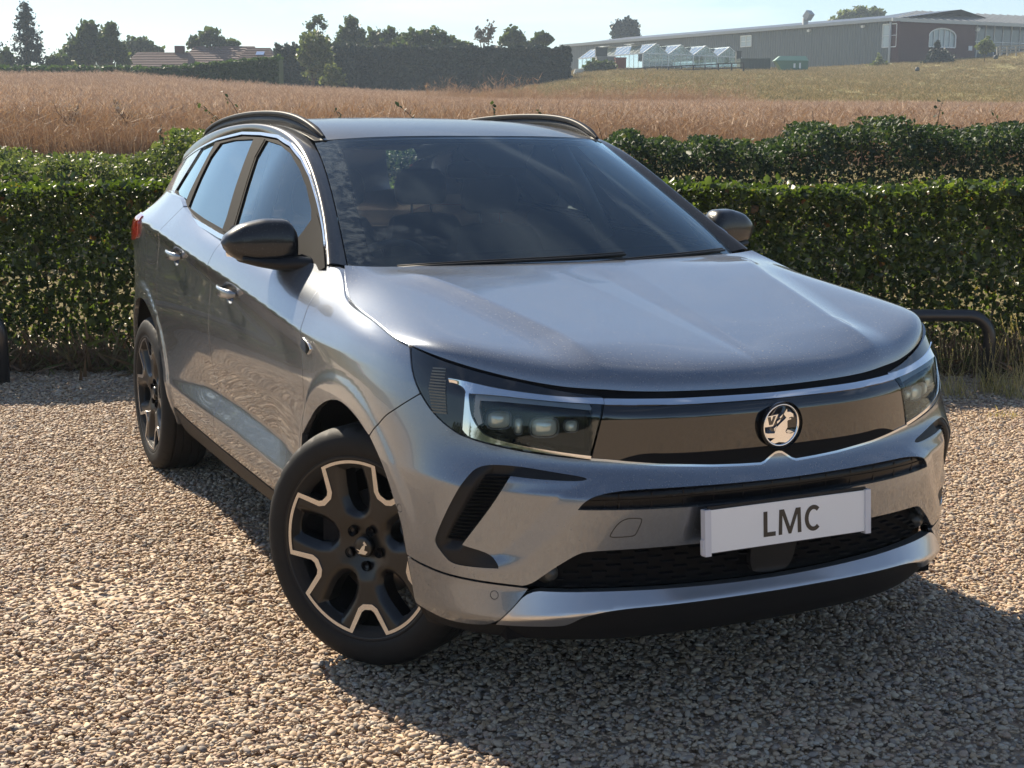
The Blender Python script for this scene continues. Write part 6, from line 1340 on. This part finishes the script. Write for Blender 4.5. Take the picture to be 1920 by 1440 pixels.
swin(s_of(1390), s_of(1371), at(1380, 86, A0.y + v.y * s_of(1380)).z, at(1380, 66, A0.y + v.y * s_of(1380)).z)
# brick corner strip, downpipe, roof cowl, lamps, plinth
mb = MB(); mb.add([P_(-.01, -.16, zb - 1), P_(s_of(1655), -.16, zb - 1), P_(s_of(1655), -.16, zt - .3), P_(-.01, -.16, zt - .3), P_(s_of(1655), .1, zb - 1), P_(s_of(1655), .1, zt - .3)], [(0, 1, 2, 3), (1, 4, 5, 2)]); mb.build('brick_pier', brickm, sh)
mb = MB(); mb.tube([P_(-.12, -.34, zb - .6), P_(-.12, -.34, zt)], .16, 8); mb.build('downpipe', gut, sh, True)
mb = MB(); s = s_of(1478); mb.bar(P_(s, .8, zt), P_(s, .8, zt + 1.2), .7, .7); mb.bar(P_(s - .2, .8, zt + 1.1), P_(s - .9, .8, zt + 1.9), 1.0, .9); mb.build('roof_cowl', gut, sh)
for px in (1495, 1592):
    mb = MB(); s = s_of(px); mb.bar(P_(s, -.1, zt - .6), P_(s, -.55, zt - .7), .4, .3); mb.build('wall_lamp', whitem, sh)
mb = MB(); mb.bar(P_(2, -1.2, zb + .1), P_(s_of(1515), -1.2, zb - .2), 1.2, .3); mb.build('plinth', conc, sh)
# brick front block
C0 = at(2050, 52, 204); fb = empty('brick_building', (A0.x, A0.y, 0)); tag(fb, 'dark brick building with an arched window and a glazed entrance at the far right', 'building')
u = (C0 - A0); u.z = 0; Lb = u.length; u.normalize(); bk = Vector((-u.y, u.x, 0)); bk = bk if bk.y > 0 else -bk
def Q_(s, d, z): q = u * s + bk * d; return (q.x, q.y, z)
def sb(px): k = (px - 960) / 2660 / math.cos(PIT); return (A0.x - k * A0.y) / (k * u.y - u.x)
def zq(px, py): return at(px, py, A0.y + u.y * sb(px)).z
s1 = sb(1792); zt2 = zt - .1
wx0, wx1 = sb(1709), sb(1757); wz0, wz1 = zq(1733, 86), zq(1733, 51)
arch = [(wx0, wz0), (wx1, wz0), (wx1, wz1 - 1.0)] + [((wx0 + wx1) / 2 + (wx1 - wx0) / 2 * math.cos(t), wz1 - 1.0 + 1.0 * math.sin(t)) for t in np.linspace(0, math.pi, 12)[1:-1]] + [(wx0, wz1 - 1.0)]
PP, TT = tri_region(np.array([(0, zb - 1.), (s1, zb - 1.), (s1, zt2), (0, zt2)]), [np.array(arch)], 1.2)
mesh('brick_wall', [Q_(p[0], 0, p[1]) for p in PP], [tuple(t) for t in TT], brickm, fb, smooth=False)
PP, TT = tri_region(np.array(arch), [], 1.2); w_ = mesh('arched_window', [Q_(p[0], .22, p[1]) for p in PP], [tuple(t) for t in TT], simple('blue_grey_blind', (.30, .38, .42), .2, coat=1., var=.15, scale=1), fb, smooth=False)
f = MB(); ap = arch + [arch[0]]
for a_, b_ in zip(ap[:-1], ap[1:]): f.bar(Q_(a_[0], .05, a_[1]), Q_(b_[0], .05, b_[1]), .12, .16)
f.build('window_frame', whitem, w_)
for k in range(1, 5):
    f = MB(); s = wx0 + (wx1 - wx0) * k / 5; f.bar(Q_(s, .12, wz0), Q_(s, .12, wz1 - .15), .10, .10); f.build('mullion', whitem, w_)
# glazed entrance set back
zg0 = zb - .2; s2 = Lb
mb = MB(); mb.add([Q_(s1, 0, zb - 1), Q_(s1, 1.5, zb - 1), Q_(s1, 1.5, zt2), Q_(s1, 0, zt2)], [(0, 1, 2, 3)]); mb.build('return_wall', brickm, fb)
mb = MB(); mb.add([Q_(s1, 1.5, zg0), Q_(s2, 1.5, zg0), Q_(s2, 1.5, zt2), Q_(s1, 1.5, zt2)], [(0, 1, 2, 3)]); gw = mb.build('glass_front', darkglass, fb)
npan = 14
for k in range(npan + 1):
    f = MB(); s = s1 + (s2 - s1) * k / npan; f.bar(Q_(s, 1.42, zg0), Q_(s, 1.42, zt2), .08, .10); f.build('mullion', whitem, gw)
for fz in (.42, .72):
    f = MB(); z = zg0 + (zt2 - zg0) * fz; f.bar(Q_(s1, 1.40, z), Q_(s2, 1.40, z), .12, .10 if fz > .5 else .3); f.build('transom', whitem, gw)
rg0 = at(1765, 17, 202); rz = rg0.z
V = [Q_(-.6, -.8, zt2 + .1), Q_(s2 + 1, -.8, zt2 + .1), Q_(s2 + 1, 9, rz), Q_(sb(1765) - .2, 9, rz), Q_(-.6, 20, zt2 + .1), Q_(s2 + 1, 20, zt2)]
rf = mesh('roof', V, [(0, 1, 2, 3), (0, 3, 4), (3, 2, 5, 4)], roofm, fb, smooth=False)
for k in range(26):
    f = MB(); s = -.3 + k * (s2 + 1) / 26; t0 = 0 if s > sb(1765) else 1 - max(0, (sb(1765) - s) / (sb(1765) + .6)); e = (9, rz) if s > sb(1765) else (-.8 + 9.8 * t0, zt2 + .1 + (rz - zt2 - .1) * t0)
    f.bar(Q_(s, -.8, zt2 + .16), Q_(s, e[0], e[1] + .06), .08, .10); f.build('roof_seam', gut, rf)
mb = MB(); mb.bar(Q_(-.6, -.85, zt2), Q_(s2 + 1, -.85, zt2), .25, .45); mb.build('gutter', gut, fb)
mb = MB(); s = sb(1793); mb.bar(Q_(s, -.4, zt2 - .8), Q_(s, -.1, zt2 - .6), .5, .5); mb.build('wall_lamp', whitem, fb)
mb = MB(); s = sb(1783); z = zq(1783, 88); mb.bar(Q_(s - .3, -.1, z), Q_(s + .3, -.1, z), .12, .6); mb.build('wall_notice', whitem, fb)

# ---- glasshouse with four gables
gh_glass = glass('horticultural_glass', (.62, .68, .68), .22, .05, boost=1.5); galv = simple('galvanised_frame', (.55, .58, .59), .4, .4, var=.08)
c0 = at(1203, 137, 180); c1 = at(1387, 133, 188); zg = float(gz(c0.x, c0.y)) + .1; gh_ = empty('glasshouse', (c0.x, c0.y, 0)); tag(gh_, 'old glasshouse with four gable ends and open roof vents in front of the long shed', 'greenhouse')
a_ = (c1 - c0); a_.z = 0; Wg = a_.length; a_.normalize(); b_ = Vector((-a_.y, a_.x, 0)); Dg = 14.5; ze = at(1203, 99, 180).z; zr = at(1225, 81, 181).z; zg = at(1203, 138, 180).z
def R_(s, d, z): q = a_ * s + b_ * d; return (q.x, q.y, z)
fr_ = MB(); gl_ = MB(); bw = Wg / 4
gl_.add([R_(0, 0, zg), R_(Wg, 0, zg), R_(Wg, 0, ze), R_(0, 0, ze)], [(0, 1, 2, 3)]); gl_.add([R_(0, 0, zg), R_(0, Dg, zg), R_(0, Dg, ze), R_(0, 0, ze)], [(0, 1, 2, 3)]); gl_.add([R_(Wg, 0, zg), R_(Wg, Dg, zg), R_(Wg, Dg, ze), R_(Wg, 0, ze)], [(0, 1, 2, 3)]); gl_.add([R_(0, Dg, zg), R_(Wg, Dg, zg), R_(Wg, Dg, ze), R_(0, Dg, ze)], [(0, 1, 2, 3)])
gl_.build('wall_glass', gh_glass, gh_)
for k in range(4):
    s0, s1_, sm_ = k * bw, (k + 1) * bw, (k + .5) * bw
    g_ = MB(); g_.add([R_(s0, 0, ze), R_(s1_, 0, ze), R_(sm_, 0, zr)], [(0, 1, 2)]); g_.add([R_(s0, 0, ze), R_(sm_, 0, zr), R_(sm_, Dg, zr), R_(s0, Dg, ze)], [(0, 1, 2, 3)]); g_.add([R_(s1_, 0, ze), R_(sm_, 0, zr), R_(sm_, Dg, zr), R_(s1_, Dg, ze)], [(0, 1, 2, 3)])
    rf = g_.build('roof_bay', gh_glass, gh_); f = MB()
    f.bar(R_(s0, 0, ze), R_(sm_, 0, zr), .09); f.bar(R_(s1_, 0, ze), R_(sm_, 0, zr), .09); f.bar(R_(sm_, 0, zr), R_(sm_, Dg, zr), .10); f.bar(R_(s0, 0, ze), R_(s0, Dg, ze), .12)
    for j in range(1, 6): t = j / 6; s = s0 + bw * t; zt_ = ze + (zr - ze) * (1 - abs(2 * t - 1)); f.bar(R_(s, 0, ze), R_(s, 0, zt_), .05)
    for j in range(0, 15): d = Dg * j / 14; f.bar(R_(s0, d, ze), R_(sm_, d, zr), .04); f.bar(R_(s1_, d, ze), R_(sm_, d, zr), .04)
    f.build('glazing_bars', galv, rf)
    for (d0, d1) in ((3.0, 5.2), (8.5, 11.)):
        z = zr + .05; dz = .45; vt = MB(); vt.add([R_(sm_, d0, z), R_(sm_, d1, z), R_(sm_ - bw * .30, d1, z + dz * .2), R_(sm_ - bw * .30, d0, z + dz * .2)], [(0, 1, 2, 3)]); vt.bar(R_(sm_ - bw * .3, d0, z + dz * .2), R_(sm_ - bw * .3, d1, z + dz * .2), .05); vt.build('roof_vent', whitem, gh_)
fr_.bar(R_(0, 0, ze), R_(Wg, 0, ze), .14); fr_.bar(R_(0, 0, ze), R_(0, Dg, ze), .14); fr_.bar(R_(0, 0, zg + 1.1), R_(Wg, 0, zg + 1.1), .08); fr_.bar(R_(0, 0, zg + .2), R_(Wg, 0, zg + .2), .4); fr_.bar(R_(0, 0, zg + .2), R_(0, Dg, zg + .2), .4)
for j in range(17): s = Wg * j / 16; fr_.bar(R_(s, -.03, zg), R_(s, -.03, ze), .07 if j % 4 else .16)
for j in range(16): d = Dg * j / 15; fr_.bar(R_(0, d, zg), R_(0, d, ze), .06)
fr_.build('frame', galv, gh_)
pl_ = MB()
for k in range(60): s, d = RNG.uniform(.5, Wg - .5), RNG.uniform(.5, Dg - 1); pl_.bar(R_(s, d, zg), R_(s, d, zg + RNG.uniform(.5, 1.5)), RNG.uniform(.2, .7))
tag(pl_.build('staging_and_plants', LM['light'], gh_), kind='stuff')

# ---- yard things: containers, bins, fences
def crate(px0, px1, y0, y1, Y, depth, mat, name, lab, cat, lid=None, rib=True):
    a, b = at(px0, y1, Y), at(px1, y1, Y); zt_ = at(px0, y0, Y).z; r_ = empty(name, ((a.x + b.x) / 2, Y, a.z)); tag(r_, lab, cat); w_ = (b.x - a.x) / 2; h_ = zt_ - a.z
    mb = MB(); mb.box(-w_, 0, -.3, w_, depth, h_); mb.build('body', mat, r_)
    if rib:
        mb = MB()
        for k in range(9): x = -w_ + 2 * w_ * (k + .5) / 9; mb.box(x - w_ * .04, -.06, 0, x + w_ * .04, -.002, h_ - .08)
        mb.build('side_ribs', mat, r_)['kind'] = 'stuff'
    mb = MB(); mb.box(-w_ - .05, -.08, h_, w_ + .05, depth + .05, h_ + .12); mb.build('lid', lid or mat, r_); return r_
cd = simple('dark_green_container', (.045, .065, .055), .5, var=.1); cr = simple('rust_red_container', (.20, .055, .04), .6, var=.15); cg = simple('grey_panel', (.22, .24, .25), .6, var=.1); gb = simple('green_painted_steel', (.055, .15, .10), .4, var=.08); gl2 = simple('pale_green_lid', (.17, .30, .22), .4, var=.05); ck = simple('dark_tank', (.05, .06, .06), .6, var=.1)
crate(1386, 1442, 110, 135, 176, 3, cd, 'container', 'dark green yard container left of the green waste skip', 'container')
crate(1152, 1172, 109, 136, 176, 2.5, cr, 'container', 'rust red container at the left of the glasshouse wall', 'container')
crate(1117, 1151, 107, 136, 178, 2, cg, 'container', 'pale grey cabin behind the green bush', 'cabin')
crate(1115, 1137, 90, 106, 181, 1.5, ck, 'water_tank', 'dark square tank standing above the pale grey cabin', 'tank', rib=False)
crate(1379, 1388, 96, 112, 182, 1.2, ck, 'storage_box', 'dark box at the right end of the glasshouse', 'box', rib=False)
# the skip: sloped ends, hinged lid
a, b = at(1452, 133, 170), at(1513, 133, 170); zt_ = at(1480, 112, 170).z; sk = empty('waste_skip', ((a.x + b.x) / 2, 170, a.z)); tag(sk, 'green steel waste skip with a pale lid standing before the grey shed', 'skip'); w_ = (b.x - a.x) / 2; h_ = zt_ - a.z
mb = MB(); V = [(-w_ * .45, 0, -.2), (w_, 0, -.2), (w_, 0, h_), (-w_, 0, h_)]; V += [(p[0], 1.8, p[2]) for p in V]; mb.add(V, [(0, 1, 2, 3), (7, 6, 5, 4), (0, 4, 5, 1), (1, 5, 6, 2), (2, 6, 7, 3), (3, 7, 4, 0)]); mb.build('body', gb, sk)
mb = MB(); V = [(-w_ - .1, -.1, h_), (w_ + .05, -.1, h_), (w_ * .9, .5, h_ + .55), (-w_ * .7, .5, h_ + .55), (-w_ * .7, 1.8, h_ + .55), (w_ * .9, 1.8, h_ + .55), (-w_ - .1, 1.9, h_), (w_ + .05, 1.9, h_)]; mb.add(V, [(0, 1, 2, 3), (3, 2, 5, 4), (0, 3, 4, 6), (1, 7, 5, 2)]); mb.build('lid', gl2, sk)
mb = MB(); mb.box(w_ * .1, -.03, h_ * .35, w_ * .22, -.005, h_ * .75); mb.build('notice', whitem, sk); mb = MB(); mb.box(w_ * .45, -.03, h_ * .3, w_ * .55, -.005, h_ * .8); mb.build('notice', whitem, sk)
fw = simple('dark_fence_timber', (.035, .032, .032), .85, var=.2, scale=6); fp = simple('weathered_fence_timber', (.27, .26, .24), .85, var=.2, scale=6)
fe = empty('post_and_rail_fence', at(1180, 137, 168)); tag(fe, 'dark post and rail fence in front of the glasshouse gables', 'fence'); pts = [(1160, 129, 137), (1186, 128, 137), (1208, 126, 138), (1231, 125, 138), (1252, 124, 138), (1276, 122, 138), (1298, 121, 138), (1320, 120, 137), (1345, 118, 137), (1370, 117, 136), (1392, 116, 135)]; prev = None
for (px, yt, yb) in pts:
    a, b = at(px, yt, 168) - fe.location, at(px, yb + 2, 168) - fe.location; mb = MB(); mb.bar(b, a, .16, .16); mb.build('post', fw, fe)
    if prev is not None:
        for t in (.03, .45):
            mb = MB(); mb.bar(prev[0].lerp(prev[1], t), a.lerp(b, t), .07, .12); mb.build('rail', fw, fe)
    prev = (a, b)
fe = empty('post_and_rail_fence', at(1880, 98, 165)); tag(fe, 'weathered pale fence with three rails at the right edge of the slope', 'fence'); prev = None
for (px, yt, yb) in [(1868, 86, 100), (1874, 83, 100), (1887, 83, 100), (1903, 82, 100), (1920, 81, 99), (1938, 80, 98)]:
    a, b = at(px, yt, 165) - fe.location, at(px, yb + 2, 165) - fe.location; mb = MB(); mb.bar(b, a, .15, .15); mb.build('post', fp, fe)
    if prev is not None:
        for t in (.05, .35, .62): mb = MB(); mb.bar(prev[0].lerp(prev[1], t), a.lerp(b, t), .06, .16); mb.build('rail', fp, fe)
    prev = (a, b)
# stacked pale sheets left of the bush
r_ = empty('pallet_stack', at(1085, 139, 172)); tag(r_, 'bright white stack of sheets at the right end of the evergreen hedge', 'stack')
for k in range(4): mb = MB(); mb.box(-.7 + .05 * k, 0, .1 + .14 * k, .6 - .06 * (k % 2), 1.2, .2 + .14 * k); mb.build('sheet', whitem, r_)
# dog-sized dark bollard lights on the slope
for (px, py, lab) in ((1718, 131, 'small dark lump on the meadow left of the dark shrub'), (1865, 108, 'small dark ground light on the slope below the pale fence')):
    p = at(px, py, 150); V, F = lathe([(0, .0), (.22, 0), (.25, .12), (.20, .32), (.10, .42), (0, .44)], 12); o = mesh('ground_light', [(q[0], q[2], q[1]) for q in V], F, ck); o.location = p; tag(o, lab, 'light')

# ---- black tubular hoop barrier at the right, and one cut by the left edge
tubm = simple('black_painted_tube', (.016, .016, .018), .38, var=.2, scale=20, coat=.3, coatr=.2)
def hoop(x0, x1, Y, h, lab, r=.038):
    pts = [(x0, 0, -.05), (x0, 0, h - .14)] + [(x0 + .14 - .14 * math.cos(t), 0, h - .14 + .14 * math.sin(t)) for t in np.linspace(.2, math.pi / 2, 6)] + [(x1 - .14 + .14 * math.sin(t), 0, h - .14 + .14 * math.cos(t)) for t in np.linspace(0, math.pi / 2 - .2, 6)] + [(x1, 0, h - .14), (x1, 0, -.05)]
    mb = MB(); mb.tube(pts, r, 14); o = mb.build('hoop_barrier', tubm, None, True); o.location = (0, Y, .02); tag(o, lab, 'barrier'); return o
pR = at(1857, 600, 8.7); hoop(pR.x - 1.9, pR.x, 8.7, .43, 'black tubular hoop barrier beside the right front of the car, before the hedge')
pL = at(0, 600, 8.7); hoop(pL.x - 1.9, pL.x, 8.7, .43, 'black tubular hoop barrier cut by the left edge of the photo')
# ---- dry grass and weeds growing through the gravel
dg = leafmat('dry_grass_blade', [(0, (.20, .19, .07)), (.5, (.42, .33, .17)), (1, (.58, .46, .29))], .35, .6)
def tuft(X, Y, n, h, spread, lab, heads=8, green=.2, seed=0):
    rg = np.random.default_rng(seed); V = []; F = []
    def rib(p0, p1, p2, w_):
        i = len(V); s = np.array([math.cos(rg.uniform(0, 3)), math.sin(rg.uniform(0, 3)), 0]) * w_; m_ = (p0 + 2 * p1 + p2) / 4
        V.extend([p0 - s, p0 + s, m_ + s * .8, m_ - s * .8, p2]); F.extend([(i, i + 1, i + 2, i + 3), (i + 3, i + 2, i + 4)])
    for k in range(n):
        a = rg.uniform(0, 6.28); hh = h * rg.uniform(.35, .75); o_ = np.array([rg.normal(0, spread), rg.normal(0, spread), 0]); l = hh * rg.uniform(.2, .9); rib(o_, o_ + [math.cos(a) * l * .3, math.sin(a) * l * .3, hh * .75], o_ + [math.cos(a) * l, math.sin(a) * l, hh * rg.uniform(.6, 1)], .0022)
    for k in range(heads):
        a = rg.uniform(0, 6.28); hh = h * rg.uniform(.8, 1.35); o_ = np.array([rg.normal(0, spread), rg.normal(0, spread), 0]); l = hh * rg.uniform(.05, .45); e = o_ + [math.cos(a) * l, math.sin(a) * l * .5, hh]; rib(o_, o_ + [math.cos(a) * l * .35, 0, hh * .6], e, .0016)
        d = (e - o_) / np.linalg.norm(e - o_)
        for j in range(16): p = e - d * (.006 * j); rib(p, p + rg.normal(0, .003, 3), p + d * .014 + rg.normal(0, .004, 3), .0022)
    o = mesh('grass_tuft', np.array(V) , F, dg, None, smooth=False); o.location = (X, Y, float(bed(X, Y))); tag(o, lab, 'grass', 'grass tufts in the gravel at the right'); return o
for i, (px, py, n_, h_, hd2, lab) in enumerate([(1790, 735, 60, .28, 14, 'dry grass tuft nearest the headlight, in front of the hoop barrier'), (1858, 728, 90, .30, 16, 'thick dry grass tuft with seed heads below the barrier post'), (1905, 735, 60, .40, 12, 'tall seeding grass at the right edge, rising above the barrier'), (1760, 700, 40, .26, 10, 'small grass tuft tucked behind the headlight'), (1830, 700, 60, .26, 10, 'grass tuft under the hoop barrier'), (1885, 770, 30, .08, 0, 'flat tuft of short grass out in the gravel'), (1935, 720, 50, .36, 10, 'tall grass just cut by the right edge')]):
    a, b = (px - 960) / 2660, (720 - py) / 2660; d = Vector((a, math.cos(PIT) + b * math.sin(PIT), -math.sin(PIT) + b * math.cos(PIT))); q = Vector((0, 0, 1.5)) + d * (1.48 / -d.z); tuft(q.x, q.y, n_, h_, .05, lab, hd2, seed=i)
n = 900; X = RNG.uniform(-5.5, 5.5, n); Y = 9.0 + np.abs(RNG.normal(0, .18, n)); tiny = bpy.data.collections.new('litter_shapes'); lit = leafmat('leaf_litter', [(0, (.10, .06, .035)), (.6, (.22, .14, .08)), (1, (.10, .14, .03))], .2, .7)
for k in range(2): clump(tiny, lit, 12, .06, .04, .006, 2, 90 + k)
scatter('hedge_litter', np.stack([X, Y, bed(X, Y)], 1), RNG.uniform(.5, 1.5, n), tiny, tilt=.6)
# ---- unseen tree belt behind the photographer, added for dark reflections in the car
boxhedge_b = empty('reflection_tree_belt', (0, -34, 0)); tag(boxhedge_b, 'dark belt of trees added out of view for its reflection in the car', 'trees')
P = hpts(9000, -45, 45, -3, 3, 0, 1); P[:, 2] = P[:, 2] * (3.6 + 1.4 * np.sin(P[:, 0] * .35) + .8 * np.sin(P[:, 0] * .9)); leaves('foliage', P, .7, LM['broad'], boxhedge_b)['kind'] = 'stuff'

# ---- thin summer haze
mb = MB(); mb.box(-620, -70, -2.5, 620, 520, 60); hz = mb.build('haze', None)
hm = bpy.data.materials.new('summer_haze'); hm.use_nodes = True; n_ = hm.node_tree; n_.nodes.clear(); pv = n_.nodes.new('ShaderNodeVolumePrincipled'); pv.inputs['Color'].default_value = (.70, .84, 1, 1); pv.inputs['Density'].default_value = .0007; pv.inputs['Anisotropy'].default_value = .1
om = n_.nodes.new('ShaderNodeOutputMaterial'); n_.links.new(pv.outputs[0], om.inputs['Volume']); hz.data.materials.clear(); hz.data.materials.append(hm); tag(hz, kind='stuff')
